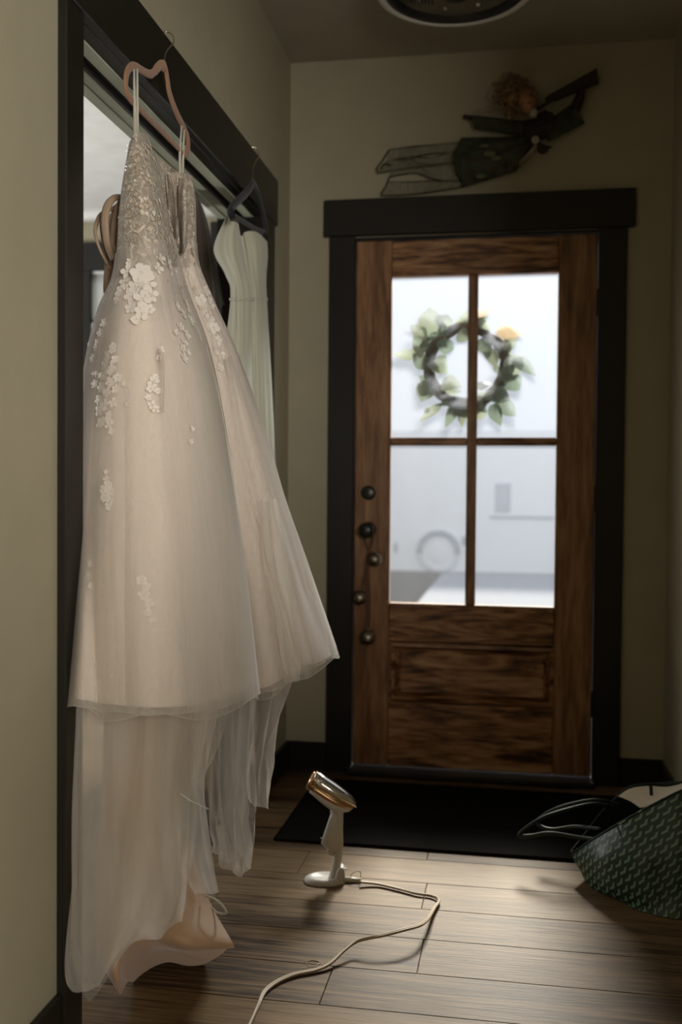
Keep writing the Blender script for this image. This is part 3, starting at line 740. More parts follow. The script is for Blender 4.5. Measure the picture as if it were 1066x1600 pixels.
MB().tube(cr(T((250, 545, 1.925), (254, 560, 1.922), (256, 590, 1.915), (256, 618, 1.905), (255, 645, 1.90)), 5), [.0022] * 8 + [.0013] * 13, 6).build('pleat_shade', M['lace_d'], dress, True)  # tan tube drawn as the dark slit of a recessed pleat
MB().tube(cr(T((282, 1240, 1.83), (300, 1252, 1.85), (326, 1264, 1.95)), 6), .0016, 6, flat=(CF, 1.0, .6)).build('pressed_crease', M['tulle_w'], dress, True)
# folded edges of the net
def edge(L, r0=.0011): MB().tube(cr([at(u, v, Y=y) for u, v, y in L], 6), r0, 5).build('net_edge', M['tulle_w'], dress, True)
edge([(323, 540, 2.17), (348, 650, 2.18), (368, 780, 2.19), (387, 920, 2.19), (403, 1074, 2.19)])
edge([(390, 782, 2.385), (404, 830, 2.39), (422, 890, 2.39), (440, 960, 2.40), (464, 1040, 2.42)])
edge([(375, 555, 2.50), (412, 668, 2.545), (444, 780, 2.585), (483, 890, 2.625), (523, 1016, 2.645)])
edge([(330, 640, 2.10), (316, 720, 2.03), (306, 800, 1.99)], .0009)
for j_, rr_ in ((-1, rows2), (-1, rows3)):
    MB().tube(rr_[j_], .0009, 4, closed=True).build('net_hem', M['tulle_w'], dress, True)
# small strap loop by the hem
MB().tube(cr(T((322, 1400, 2.02), (334, 1404, 2.0), (345, 1412, 2.0), (354, 1425, 2.0), (350, 1428, 2.01), (338, 1425, 2.03), (326, 1412, 2.05)), 6), .0022, 6).build('train_loop', M['loop'], dress, True)

# ribbon loops at the back lacing
RB = [[(190, 308), (178, 310), (168, 322), (164, 345), (168, 380), (178, 405)],
      [(190, 312), (184, 325), (178, 350), (176, 385), (180, 400)],
      [(168, 330), (156, 338), (149, 358), (151, 375), (160, 398), (168, 412)],
      [(188, 318), (170, 330), (158, 345), (160, 375), (165, 400), (170, 420)],
      [(189, 330), (178, 328), (172, 350), (168, 400), (166, 440), (167, 458)],
      [(188, 340), (180, 352), (176, 380), (174, 420), (170, 450)],
      [(189, 322), (176, 335), (166, 370), (168, 410), (172, 440)],
      [(186, 350), (182, 370), (184, 395), (181, 425)]]
for i, r_ in enumerate(RB):
    yy = 2.10 + .012 * i
    P = cr([at(u, v, Y=yy + .006 * math.sin(k * 1.7)) for k, (u, v) in enumerate(r_)], 6)
    N = len(P)
    rr = [(.0085 if i in (0, 4) else .0062) * (.75 + .35 * math.sin(3.0 * k / N + i)) for k in range(N)]
    MB().tube(P, rr, 6, flat=(CF, 1.0, .22)).build('lacing_ribbon', M['ribbon'], dress, True)

# hanging loops
for nm, P in (('near', [[(209.5, 108), (210, 150), (211.5, 210)], [(214.5, 107), (214.5, 150), (214.5, 210)]]), ('far', [[(284, 196), (281, 235), (281, 272)], [(288, 196), (286.5, 235), (285, 272)]])):
    for q in P:
        MB().tube([at(u, v, X=-.815 if nm == 'near' else -.818) for u, v in q], [.0022, .003, .0042], 6, flat=(CF, 1.0, .4)).build('hanging_loop', M['loop'], dress, True)

# lace flowers sewn on
def project(u, v, tree=None):
    d = (CF + CR * ((u - 533) / FPX) + CU * ((800 - v) / FPX)).normalized()
    h = (tree or bvh).ray_cast(CAM, d)
    if h[0] is None: return None
    n_ = h[1]
    if n_.dot(d) > 0: n_ = -n_
    return h[0], n_, h[3]
rf = random.Random(11)
PET = []
def flower(u, v, r, pet=5, tree=None, mat=None, lift=.0028):
    h = project(u, v, tree)
    if not h: return
    p, n_, dist = h
    R = r * dist / FPX; a = n_.orthogonal().normalized(); b_ = n_.cross(a); V = []; F = []
    a0 = rf.uniform(0, 6.28)
    p = p + n_ * lift
    for k in range(pet):
        t = a0 + 2 * math.pi * k / pet + rf.uniform(-.12, .12); rr = R * rf.uniform(.8, 1.15)
        d = a * math.cos(t) + b_ * math.sin(t); s = -a * math.sin(t) + b_ * math.cos(t); w_ = rr * .52
        i0 = len(V)
        V += [p + d * rr * .08, p + d * rr * .45 - s * w_ * .75 + n_ * .0007, p + d * rr * .5 + n_ * .0005, p + d * rr * .45 + s * w_ * .75 + n_ * .0007,
              p + d * rr * .85 - s * w_ * .7 + n_ * .0012, p + d * rr * .95 + n_ * .0007, p + d * rr * .85 + s * w_ * .7 + n_ * .0012, p + d * rr * 1.05 + n_ * .0018]
        F += [(i0, i0 + 1, i0 + 2), (i0, i0 + 2, i0 + 3), (i0 + 1, i0 + 4, i0 + 5, i0 + 2), (i0 + 2, i0 + 5, i0 + 6, i0 + 3), (i0 + 4, i0 + 7, i0 + 5), (i0 + 5, i0 + 7, i0 + 6)]
    # centre knot
    i0 = len(V)
    V += [p + n_ * .0035] + [p + (a * math.cos(q) + b_ * math.sin(q)) * R * .16 + n_ * .001 for q in [k * math.pi / 3 for k in range(6)]]
    F += [(i0, i0 + 1 + k, i0 + 1 + (k + 1) % 6) for k in range(6)]
    mk('lace_flower', V, F, mat or M['lace'], dress, False)
for u, v, r in ((222, 428, 15), (232, 442, 14), (214, 448, 13), (236, 462, 11), (222, 468, 14), (206, 462, 11), (205, 482, 9), (222, 490, 11), (234, 484, 9), (213, 500, 7),
                (200, 425, 10), (196, 440, 10), (190, 455, 9), (250, 405, 9), (262, 412, 8), (246, 420, 8), (185, 468, 8),
                (290, 476, 9), (284, 490, 9), (296, 500, 9), (276, 480, 7), (280, 512, 8), (290, 524, 8), (272, 520, 6), (284, 545, 7), (286, 560, 7), (292, 552, 5),
                (178, 545, 8), (170, 556, 8), (182, 562, 7), (166, 572, 8), (176, 578, 8), (164, 588, 8), (174, 598, 8), (186, 590, 7), (160, 606, 8), (170, 614, 8), (182, 608, 7), (156, 626, 8), (166, 632, 9), (178, 630, 7), (158, 642, 8), (172, 650, 7),
                (160, 662, 8), (172, 664, 8), (176, 674, 5), (196, 600, 5), (200, 632, 5), (150, 600, 6), (146, 560, 7), (152, 540, 7), (158, 520, 7), (148, 585, 5), (164, 505, 7),
                (250, 548, 6), (248, 560, 5), (240, 598, 8), (236, 608, 6), (246, 612, 6), (244, 590, 5), (238, 634, 7), (244, 640, 6), (232, 622, 5),
                (168, 748, 5), (170, 758, 7), (164, 766, 8), (174, 768, 8), (166, 778, 8), (174, 782, 7), (171, 792, 6), (168, 738, 4),
                (315, 470, 9), (318, 482, 9), (326, 500, 9), (334, 512, 9), (330, 524, 8), (340, 532, 8), (336, 545, 7), (345, 556, 7), (320, 455, 8), (326, 470, 7), (343, 575, 6), (325, 512, 7),
                (222, 906, 7), (230, 916, 7), (226, 930, 8), (234, 942, 7), (232, 956, 6), (238, 968, 5), (144, 880, 6), (142, 900, 7), (144, 916, 5), (298, 670, 5), (296, 690, 5)):
    if v > 840: flower(u, v, r * 1.15, tree=bvhb, lift=.004)
    else: flower(u, v, r * 1.12, rf.choice((4, 5, 5, 6)))
for k in range(26):   # looser petals that fill the trails
    a, b_ = rf.choice((((176, 545), (168, 660)), ((205, 440), (225, 500)), ((286, 480), (286, 550)), ((316, 470), (342, 560)), ((200, 400), (262, 415)), ((155, 530), (152, 600))))
    f = rf.random(); flower(a[0] + (b_[0] - a[0]) * f + rf.gauss(0, 7), a[1] + (b_[1] - a[1]) * f + rf.gauss(0, 5), rf.uniform(4, 7.5), rf.choice((3, 4, 5)))
for k in range(140):   # small sprigs over the bodice
    v = rf.uniform(225, 455)
    u = rf.uniform(198 - max(0, v - 400) * .4, 232 + (v - 210) * .27) if rf.random() < .7 else rf.uniform(262, 302 + max(0, v - 400) * .4)
    flower(u, v, rf.uniform(2.4, 4.6), rf.choice((4, 5, 6)), bvhb, M['lace_d'] if rf.random() < .8 else M['lace'], .0022)
# beads
mb = MB()
for k in range(420):
    v = 214 + 300 * rf.random() ** 1.1
    if rf.random() < .62: u = rf.uniform(198 - max(0, v - 400) * .5, 236 + (v - 210) * .28)
    else: u = rf.uniform(262, 303 + max(0, v - 400) * .5)
    h = project(u, v, bvhb)
    if h:
        p, n_, _ = h; p = p + n_ * .004; s = rf.uniform(.0007, .0016)
        a = n_.orthogonal().normalized() * s; b_ = n_.cross(a)
        mb.add([p + a, p + b_, p - a, p - b_, p + n_ * s * 1.2], [(0, 1, 4), (1, 2, 4), (2, 3, 4), (3, 0, 4)])
mb.build('beading', M['bead'], dress, kind='stuff')
for u, v, r in ((211, 216, 1.6), (212, 362, 2.0), (216, 358, 1.5), (280, 316, 1.6), (282, 293, 1.5), (248, 545, 1.5), (254, 548, 1.4)):
    h = project(u, v, bvhb)
    if h: MB().sphere(h[0] + h[1] * .004, r * h[2] / FPX * 1.2, 6, 4).build('bead', M['bead'], dress, False)

# ------------------------------------------------------------------ tan hanger
hg = empty('velvet_hanger', at(256, 103, X=-.82), label='tan velvet hanger with wire hook holding the wedding gown', cat='hanger')
HX = -.820
def hp(L, x=HX): return [at(u, v, X=x) for u, v in L]
fx = (Vector((1, 0, 0)), 1.0, .45)
MB().tube(cr(hp([(252, 101), (247, 105), (242, 111), (236, 116), (229, 114), (222, 110), (214, 105), (207, 103.5), (201, 108), (197.5, 118), (196.5, 132), (198.5, 144), (203, 153), (209, 160), (215, 167)]), 6), [.0115] * 12 + [.0095] * 73, 10, flat=fx).build('shoulder_arm', M['velvet'], hg, True)
MB().tube(cr(hp([(252, 101), (258, 106), (261.5, 124), (265, 146), (275, 174), (285, 195), (292, 211), (294, 224), (293.5, 236), (290, 243)]), 6), .0105, 10, flat=fx).build('shoulder_arm', M['velvet'], hg, True)
MB().tube(cr(hp([(206, 156), (228, 180), (254, 206), (280, 233), (287, 240), (291, 243)]), 6), .0078, 10, flat=fx).build('trouser_bar', M['velvet'], hg, True)
MB().sphere(at(255, 103, X=HX), .013, 12, 8, (.6, 1, 1.1)).build('neck', M['velvet'], hg, True)
MB().tube(cr([at(256, 100, X=HX), at(259, 83, X=HX), at(265, 74, X=HX), at(271, 67, X=-.822), at(270, 56, X=-.835), at(262, 50, X=-.85), at(253, 51.5, X=-.862), at(248, 58, X=-.868)], 7), .0017, 8).build('hook', M['wire'], hg, True)

# ------------------------------------------------------------------ black hanger and cream dress
bh = empty('black_velvet_hanger', at(395, 285, X=-.83), label='black velvet hanger with wire hook at the far end of the header', cat='hanger')
MB().tube(cr([at(395, 290, X=-.826), at(396, 262, X=-.826), at(399, 253, X=-.826), at(404, 245, X=-.828), at(403, 234, X=-.836), at(397, 230, X=-.848), at(391, 232, X=-.860), at(388, 238, X=-.866)], 6), .0017, 8).build('hook', M['wire'], bh, True)
MB().tube(cr(hp([(395, 286), (386, 300), (374, 312), (364, 322), (358, 334)], -.826), 6), .014, 10, flat=fx).build('shoulder_arm', M['bvelvet'], bh, True)
MB().tube(cr(hp([(395, 286), (402, 300), (409, 325), (414, 345), (416, 362)], -.826), 6), .014, 10, flat=fx).build('shoulder_arm', M['bvelvet'], bh, True)
MB().tube(cr(hp([(358, 334), (380, 346), (400, 358), (416, 364)], -.826), 6), .009, 10, flat=fx).build('trouser_bar', M['bvelvet'], bh, True)
for u, v in ((361.5, 336), (413.5, 372)):
    c_ = at(u, v, X=-.822); MB().box(c_ + Vector((-.007, -.010, -.016)), c_ + Vector((.009, .010, .016)), .003).build('clip', M['black'], bh)
sd = empty('cream_dress', (-.82, 3.1, .35), label='plain cream V-neck dress hanging behind the wedding gown on the black hanger', cat='dress')
def TT(L, y): return [at(u, v, Y=y + dy) for u, v, dy in L]
sc_ = [
    TT([(354, 344, 0), (336, 390, 0), (354, 430, 0), (361, 468, 0), (345, 600, 0), (335, 760, 0), (330, 950, 0)], 2.95),
    TT([(358, 337, 0), (348, 388, -.02), (362, 430, -.02), (366, 468, -.02), (360, 600, -.03), (356, 760, -.04), (354, 950, -.05)], 2.93),
    TT([(366, 336, 0), (362, 388, -.03), (372, 430, -.03), (376, 468, -.03), (376, 600, -.04), (376, 760, -.05), (376, 950, -.06)], 2.93),
    TT([(371, 342, 0), (378, 388, .0), (386, 430, .0), (392, 468, .0), (392, 600, .0), (392, 760, .0), (392, 950, .0)], 2.98),
    TT([(376, 368, .05), (380, 392, .05), (387, 432, .05), (393, 468, .05), (394, 600, .04), (395, 760, .04), (396, 950, .04)], 3.05),
    TT([(384, 362, 0), (389, 392, -.0), (394, 432, 0), (398, 468, 0), (401, 600, 0), (404, 760, -.0), (408, 950, -.0)], 3.10),
    TT([(400, 362, 0), (404, 392, -.01), (406, 432, 0), (408, 468, 0), (413, 600, 0), (418, 760, -.0), (424, 950, -.0)], 3.14),
    TT([(417, 377, 0), (418, 400, 0), (416, 432, 0), (417, 468, 0), (424, 590, 0), (430, 740, 0), (436, 950, 0)], 3.22),
    TT([(408, 378, 0), (408, 400, 0), (406, 432, 0), (406, 468, 0), (410, 590, 0), (414, 740, 0), (418, 950, 0)], 3.30),
    TT([(372, 378, 0), (372, 400, 0), (376, 432, 0), (380, 468, 0), (380, 590, 0), (380, 740, 0), (380, 950, 0)], 3.14)]
def dd2(u, v, n_, p):
    return n_ * (.002 + .006 * v) * (noise.noise(Vector((u * 26, v * 2, 3))) * 1.5)
r2 = loft(sc_, 16, 10, True, dd2)
V, F = grid_vf(r2, True, 0, 31); mk('bodice', V, F, M['cream'], sd, True)
V, F = grid_vf(r2, True, 30, None); mk('skirt', V, F, M['cream'], sd, True)
wb_ = r2[30]; MB().tube(wb_, .0045, 6, closed=True).build('waist_seam', M['cream'], sd, True)

# ------------------------------------------------------------------ two dark garments on the side-room side
def garment(name, label, cols, yv, mat, hookp, zt):
    g = empty(name, hookp - Vector((0, 0, .9)), label=label, cat='jacket', group=None)
    r = loft(cols, 14, 8, True, lambda u, v, n_, p: n_ * .006 * (math.sin(u * 60) * .5 + noise.noise(Vector((u * 14, v * 4, 2)))))
    V, F = grid_vf(r, True); mk('body', V, F, mat, g, True)
    hk = hookp
    MB().tube(cr([hk + Vector((0, 0, -.11)), hk + Vector((0, 0, -.03)), hk + Vector((0.0, .02, -.005)), hk + Vector((.012, .0, .02)), hk + Vector((.028, 0, .006))], 6), .0018, 6).build('hook', M['wire'], g, True)
    return g
def ring(x, y, z, a, b_, ang=0):
    return [Vector((x + a * math.cos(t), y + b_ * math.sin(t), z)) for t in [k * math.pi / 4 for k in range(8)]]
def body(x, y, top, H, tuples):
    R_ = [ring(x + dx, y + dy, top - h, a, b_) for (h, a, b_, dx, dy) in tuples]
    return [[R_[j][k] for j in range(len(R_))] for k in range(8)]
bj = [[at(u, v, Y=y) for u, v in L] for y, L in (
    (3.12, [(292, 288), (280, 310), (270, 360), (262, 440), (255, 520)]),
    (3.08, [(298, 286), (300, 312), (296, 360), (294, 440), (290, 530)]),
    (3.12, [(303, 291), (316, 334), (321, 362), (328, 440), (330, 520)]),
    (3.20, [(303, 296), (319, 338), (326, 364), (340, 440), (348, 480)]),
    (3.26, [(300, 298), (314, 338), (320, 362), (334, 440), (340, 478)]),
    (3.24, [(294, 294), (292, 320), (290, 362), (290, 440), (285, 520)]))]
garment('brown_jacket', 'dark brown garment hanging inside the opening, between the two gowns', bj, 0, M['brown_cl'], at(298, 262, Y=3.2), 2.06)
dc = empty('dark_cupboard', (-1.7, 5.4, 0), label='tall dark cupboard far inside the side room, between the gowns', cat='cupboard')
ca = at(326, 344, Y=5.25); cb = at(352, 343, Y=5.25)
MB().box((ca.x, 5.27, .04), (cb.x + .25, 5.66, ca.z), .006).build('carcass', M['trim'], dc)
MB().box((ca.x + .01, 5.25, .10), (cb.x + .24, 5.27, ca.z - .02), .004).build('door', M['trim'], dc)
MB().box((ca.x + .02, 5.29, 0), (cb.x + .23, 5.64, .04)).build('plinth', M['trim'], dc)
wd = empty('wooden_post', (-1.35, 4.6, 0), label='orange brown upright of wooden shelving inside the side room, beside the cream dress', cat='shelving')
ow = wood('orange_wood', [(.3, (.24, .10, .03)), (.7, (.42, .20, .07))], 2)
ca = at(349.5, 464, Y=4.6); cb = at(358.5, 464, Y=4.6)
MB().box((ca.x, 4.60, 0), (cb.x, 4.64, ca.z), .003).build('upright', ow, wd)
MB().box((ca.x + .20, 4.60, 0), (cb.x + .20, 4.64, ca.z), .003).build('upright', ow, wd)
for zz in (.3, .8, 1.3, 1.75):
    MB().box((cb.x + .0005, 4.60, zz), (ca.x + .1995, 4.85, zz + .02), .002).build('shelf', ow, wd)

# ------------------------------------------------------------------ handheld steamer on its stand
SB = at(517, 1380, Z=0); stx = Vector((cy, sy, 0)); stz = Vector((0, 0, 1)); sty = Vector((-sy, cy, 0))
SS = (SB - CAM).dot(CF) / FPX
def sp(u, v, d=0): return SB + stx * ((u - 517) * SS) + stz * ((1380 - v) * SS) + sty * d
stm = empty('garment_steamer', SB, label='white and gold handheld garment steamer standing on the floor boards', cat='steamer')
# base
mb = MB(); prof = [(1.0, 0), (1.02, .004), (.98, .010), (.86, .015), (.70, .0165), (.62, .014), (.0, .013)]
V = []; F = []; n = 36
for r, h in prof:
    for k in range(n):
        t = 2 * math.pi * k / n
        V.append(SB + stx * (math.cos(t) * .058 * r - .016 - .01 * 0) + sty * (math.sin(t) * .040 * r + .012) + stz * h)
for i in range(len(prof) - 1):
    for k in range(n): F.append((i * n + k, i * n + (k + 1) % n, (i + 1) * n + (k + 1) % n, (i + 1) * n + k))
mb.add(V, F).build('base', M['white_pl'], stm, True)
mb = MB()
def box_px(u0, v0, u1, v1, d0, d1, bev=.003):
    V = []
    return (u0, v0, u1, v1, d0, d1)
def prism(P, d0, d1, inset=.003):
    """P: outline in picture units of the steamer's own plane; rounded slab from d0 to d1"""
    N = len(P); c_ = (sum(p[0] for p in P) / N, sum(p[1] for p in P) / N); V = []; F = []
    ks = [(d0, .90), (d0 + (d1 - d0) * .12, .985), (d0 + (d1 - d0) * .3, 1.0), (d0 + (d1 - d0) * .7, 1.0), (d0 + (d1 - d0) * .88, .985), (d1, .90)]
    for d, s in ks:
        for u, v in P: V.append(sp(c_[0] + (u - c_[0]) * s, c_[1] + (v - c_[1]) * s, d))
    for i in range(5):
        for k in range(N): F.append((i * N + k, i * N + (k + 1) % N, (i + 1) * N + (k + 1) % N, (i + 1) * N + k))
    F.append(tuple(range(N))[::-1]); F.append(tuple(5 * N + k for k in range(N)))
    return V, F
def px(P): return [(460 + x / 4.4417, 1190 + y / 4.4417) for x, y in P]      # zoomed reading -> picture units
V, F = prism(px([(300, 735), (330, 722), (347, 735), (352, 790), (350, 850), (330, 862), (290, 860), (270, 845)]), -.012, .026)
MB().add(V, F).build('stand_clip', M['white_pl'], stm, True)
# handle: smooth tapered loft
hc = [px([(290, 330)])[0], px([(292, 400)])[0], px([(298, 480)])[0], px([(305, 560)])[0], px([(303, 640)])[0], px([(292, 720)])[0], px([(272, 800)])[0], px([(258, 850)])[0]]
hw = [46, 44, 36, 32, 30, 32, 32, 34]
mb = MB(); P = cr([sp(u, v, .008) for u, v in hc], 5); R = [.0]
Rw = cr([Vector((w_, 0, 0)) for w_ in hw], 5)
mb.tube(P, [q.x / 4.4417 * SS for q in Rw], 16, flat=(sty, 1.0, .85))
mb.build('handle', M['white_pl'], stm, True)
V, F = prism(px([(262, 350), (300, 350), (312, 480), (300, 600), (268, 628), (232, 605), (184, 565), (205, 500), (228, 430), (244, 380)]), -.010, .024)
MB().add(V, F).build('water_tank', M['white_pl'], stm, True)
V, F = prism(px([(228, 605), (272, 625), (270, 655), (224, 638)]), -.004, .018)
MB().add(V, F).build('tank_valve', M['white_pl'], stm, True)
V, F = prism(px([(178, 530), (190, 535), (190, 556), (178, 550)]), .002, .012)
MB().add(V, F).build('trigger', M['black'], stm, True)
V, F = prism(px([(350, 745), (362, 742), (362, 752), (350, 755)]), .004, .012)
MB().add(V, F).build('clip_button', M['white_pl'], stm, True)
# head: stacked sections across its long axis
def hsec(P, mat, name, w0, nseg=20, extra=None):
    """P: list of (upper, lower) outline pairs along the head; elliptical sections"""
    V = []; F = []; N = len(P)
    for (a, b_), w_ in zip(P, w0):
        A = sp(*px([a])[0], .008); B = sp(*px([b_])[0], .008); c_ = (A + B) / 2; h = (A - B) / 2
        for k in range(nseg):
            t = 2 * math.pi * k / nseg
            V.append(c_ + h * math.cos(t) + sty * (w_ * math.sin(t)))
    for i in range(N - 1):
        for k in range(nseg): F.append((i * nseg + k, i * nseg + (k + 1) % nseg, (i + 1) * nseg + (k + 1) % nseg, (i + 1) * nseg + k))
    F.append(tuple(range(nseg))[::-1]); F.append(tuple((N - 1) * nseg + k for k in range(nseg)))
    return MB().add(V, F).build(name, mat, stm, True)
hsec([((112, 150), (98, 212)), ((160, 180), (130, 240)), ((230, 225), (190, 290)), ((300, 268), (250, 335)), ((350, 295), (320, 352)), ((395, 312), (365, 345)), ((405, 318), (398, 326))], M['white_pl'], 'head_shell', [.024, .027, .029, .029, .026, .018, .006])
hsec([((118, 125), (92, 205)), ((160, 148), (135, 225)), ((230, 190), (200, 268)), ((300, 235), (270, 300)), ((360, 270), (335, 318)), ((405, 300), (388, 322)), ((415, 312), (410, 318))], M['gold'], 'gold_band', [.0255, .0285, .031, .031, .028, .018, .005])
hsec([((142, 70), (98, 185)), ((175, 78), (128, 185)), ((215, 108), (175, 212)), ((280, 150), (245, 248)), ((340, 195), (310, 275)), ((395, 240), (372, 300)), ((425, 280), (412, 312)), ((432, 315), (426, 322))], M['chrome'], 'steam_plate', [.024, .027, .030, .031, .029, .023, .013, .003])
hsec([((124, 72), (70, 188)), ((135, 70), (80, 195)), ((140, 74), (88, 205))], M['gold'], 'front_rim', [.023, .026, .025])
hsec([((150, 66), (104, 178)), ((158, 68), (112, 182))], M['gold'], 'front_rim', [.0262, .027])
def band(P0, w_, mat, name):
    MB().tube(cr([sp(*px([p])[0], d) for *p, d in P0], 5), w_, 6).build(name, mat, stm, True)
band([(182, 100, -.010), (230, 132, -.013), (290, 172, -.013), (345, 208, -.010)], .0012, M['black'], 'slot')
band([(148, 132, -.020), (152, 142, -.022), (160, 148, -.024)], .0012, M['black'], 'slot')
V, F = prism(px([(172, 112), (190, 118), (186, 132), (174, 126)]), -.0215, -.016)
MB().add(V, F).build('vent', M['black'], stm, False)
MB().tube([sp(537 + 0, 1376, .01), sp(551, 1377, .01), sp(565, 1378, .01)], [.0085, .0078, .0068], 12).build('cord_sleeve', M['white_pl'], stm, True)
MB().tube(cr([sp(*px([p])[0], .01) for p in ((392, 808), (400, 785), (430, 770), (458, 772), (460, 810))], 5), .0014, 6).build('cord_ring', M['white_pl'], stm, True)
# cord along the floor; where the photo shows it lifted it arches off the boards
CP = [(563, 1378, .012), (590, 1381, .007), (620, 1388, .006), (650, 1396, .006), (675, 1400, .006), (686, 1407, .008), (678, 1420, .014), (668, 1436, .030), (655, 1446, .042), (630, 1453, .046), (600, 1461, .042), (575, 1466, .036), (556, 1472, .028), (536, 1487, .020), (515, 1506, .010), (492, 1516, .006), (462, 1522, .006), (435, 1533, .006), (414, 1549, .006), (404, 1570, .006), (394, 1592, .006), (384, 1612, .006)]
P = cr([at(u, v, Z=z) for u, v, z in CP], 8)
for s in (-1, 1):
    Q = []
    for i, p in enumerate(P):
        t = (P[min(i + 1, len(P) - 1)] - P[max(i - 1, 0)]).normalized(); sd_ = t.cross(stz).normalized()
        an = i * .05
        Q.append(p + (sd_ * math.cos(an) + stz * math.sin(an) * .3) * .0028 * s)
    MB().tube(Q, .0033, 8).build('power_cord', M['cord'], stm, True)
# stray thread on the boards
MB().tube(cr([at(u, v, Z=.0012) for u, v in ((470, 1506), (480, 1502), (492, 1501), (503, 1505), (498, 1510), (484, 1509), (478, 1505), (486, 1500), (500, 1503), (494, 1508), (474, 1512))], 6), .0006, 5).build('thread', M['cord'], None, label='tiny tangle of pale thread on the boards beside the steamer cord', cat='thread')

# ------------------------------------------------------------------ tote bag
def bagmat():
    m, t, p = nt('green_chevron_canvas')
    tc = node(t, 'ShaderNodeUVMap'); sx = node(t, 'ShaderNodeSeparateXYZ'); t.links.new(tc.outputs[0], sx.inputs[0])
    def mth(op, a, b_=None, c_=None):
        n = node(t, 'ShaderNodeMath', operation=op)
        for i, q in enumerate((a, b_, c_)):
            if q is None: continue
            if isinstance(q, (int, float)): n.inputs[i].default_value = q
            else: t.links.new(q, n.inputs[i])
        return n.outputs[0]
    U, Vv = sx.outputs[0], sx.outputs[1]
    row = mth('FLOOR', Vv)
    u2 = mth('ADD', U, mth('MULTIPLY', row, .5))
    fu = mth('FRACT', u2); fv = mth('FRACT', Vv)
    # L mark: foot from .1 to .8 along the bottom, leg slanting up at the right
    foot = mth('MULTIPLY', mth('MULTIPLY', mth('GREATER_THAN', fv, .14), mth('LESS_THAN', fv, .44)), mth('MULTIPLY', mth('GREATER_THAN', fu, .12), mth('LESS_THAN', fu, .72)))
    sl_ = mth('ADD', fu, mth('MULTIPLY', fv, -.18))
    leg = mth('MULTIPLY', mth('MULTIPLY', mth('GREATER_THAN', sl_, .44), mth('LESS_THAN', sl_, .70)), mth('MULTIPLY', mth('GREATER_THAN', fv, .14), mth('LESS_THAN', fv, .74)))
    mask = mth('MAXIMUM', foot, leg)
    mx = node(t, 'ShaderNodeMix', data_type='RGBA'); mx.inputs[6].default_value = (.006, .022, .012, 1); mx.inputs[7].default_value = (.12, .21, .15, 1)
    t.links.new(mask, mx.inputs[0]); t.links.new(mx.outputs[2], p.inputs['Base Color'])
    p.inputs['Roughness'].default_value = .42
    b_ = node(t, 'ShaderNodeBump'); b_.inputs['Strength'].default_value = .3; b_.inputs['Distance'].default_value = .001
    t.links.new(mask, b_.inputs['Height']); t.links.new(b_.outputs[0], p.inputs['Normal'])
    return m
M['bag'] = bagmat(); M['bagtrim'] = simple('dark_green_leather', (.007, .016, .010), .5, spec=.3)
M['baglining'] = cloth('cream_canvas_lining', (.52, .44, .32), .1, .8)
bag = empty('tote_bag', at(1010, 1430, Z=0), label='dark green tote with pale chevron print slumped on the floor at the right edge', cat='bag')
bag.location = (.42, 2.75, 0)
# columns run from the left wing tip round the front to the right, then back
def W3(*a): return [Vector(q) for q in a]
def BZ(u, v, y): return at(u, v, Y=y)
cols = [
    [BZ(893, 1331, 2.92), BZ(903, 1356, 2.90), BZ(925, 1388, 2.88), BZ(948, 1418, 2.86)],
    [BZ(926, 1312, 2.84), BZ(930, 1350, 2.80), BZ(948, 1395, 2.78), BZ(972, 1432, 2.76)],
    [BZ(965, 1288, 2.80), BZ(975, 1345, 2.74), BZ(990, 1395, 2.72), BZ(1005, 1441, 2.70)],
    [BZ(1012, 1262, 2.78), BZ(1025, 1335, 2.72), BZ(1032, 1395, 2.70), BZ(1040, 1446, 2.68)],
    [BZ(1075, 1232, 2.78), BZ(1082, 1320, 2.72), BZ(1085, 1390, 2.70), BZ(1088, 1448, 2.68)],
    W3((.53, 2.84, .29), (.535, 2.80, .18), (.53, 2.78, .09), (.52, 2.76, .004)),
    W3((.535, 2.98, .27), (.535, 3.0, .18), (.53, 3.0, .09), (.52, 2.98, .004)),
    [BZ(1030, 1224, 3.06), BZ(1030, 1280, 3.06), BZ(1010, 1320, 3.04), BZ(1000, 1350, 3.02)],
    [BZ(972, 1240, 3.04), BZ(970, 1290, 3.04), BZ(970, 1320, 3.02), BZ(970, 1372, 3.0)],
    [BZ(925, 1290, 3.0), BZ(930, 1320, 3.0), BZ(940, 1350, 2.98), BZ(955, 1398, 2.94)]]
for c_ in cols: c_[-1].z = max(.003, min(c_[-1].z, .012)) if c_[-1].z < .05 else .006
rows_b = loft(cols, 10, 10, True, lambda u, v, n_, p: n_ * .006 * noise.noise(Vector((u * 11, v * 4, 7))))
V, F = grid_vf(rows_b, True)
o = mk('canvas_body', V, F, M['bag'], bag, True)
uvl = o.data.uv_layers.new(name='UVMap')
NC = len(rows_b[0]); NR = len(rows_b)
al = [0]
mid = rows_b[NR // 2]
for i in range(NC): al.append(al[-1] + (mid[(i + 1) % NC] - mid[i]).length)
for f in o.data.polygons:
    ks = [o.data.loops[li].vertex_index for li in f.loop_indices]
    wrap = any(k % NC == NC - 1 for k in ks)
    for li, k in zip(f.loop_indices, ks):
        i, j = k % NC, k // NC
        uu = al[i] if not (wrap and i == 0) else al[NC]
        zz = sum((rows_b[q + 1][i] - rows_b[q][i]).length for q in range(j))
        uvl.data[li].uv = (uu / .0275 + zz / .0215 * .18, -zz / .0215)
MB().add([p for p in rows_b[-1]], [tuple(range(NC))]).build('bottom', M['bagtrim'], bag)
MB().tube(rows_b[0], .0035, 6, closed=True).build('rim', M['bagtrim'], bag, True)
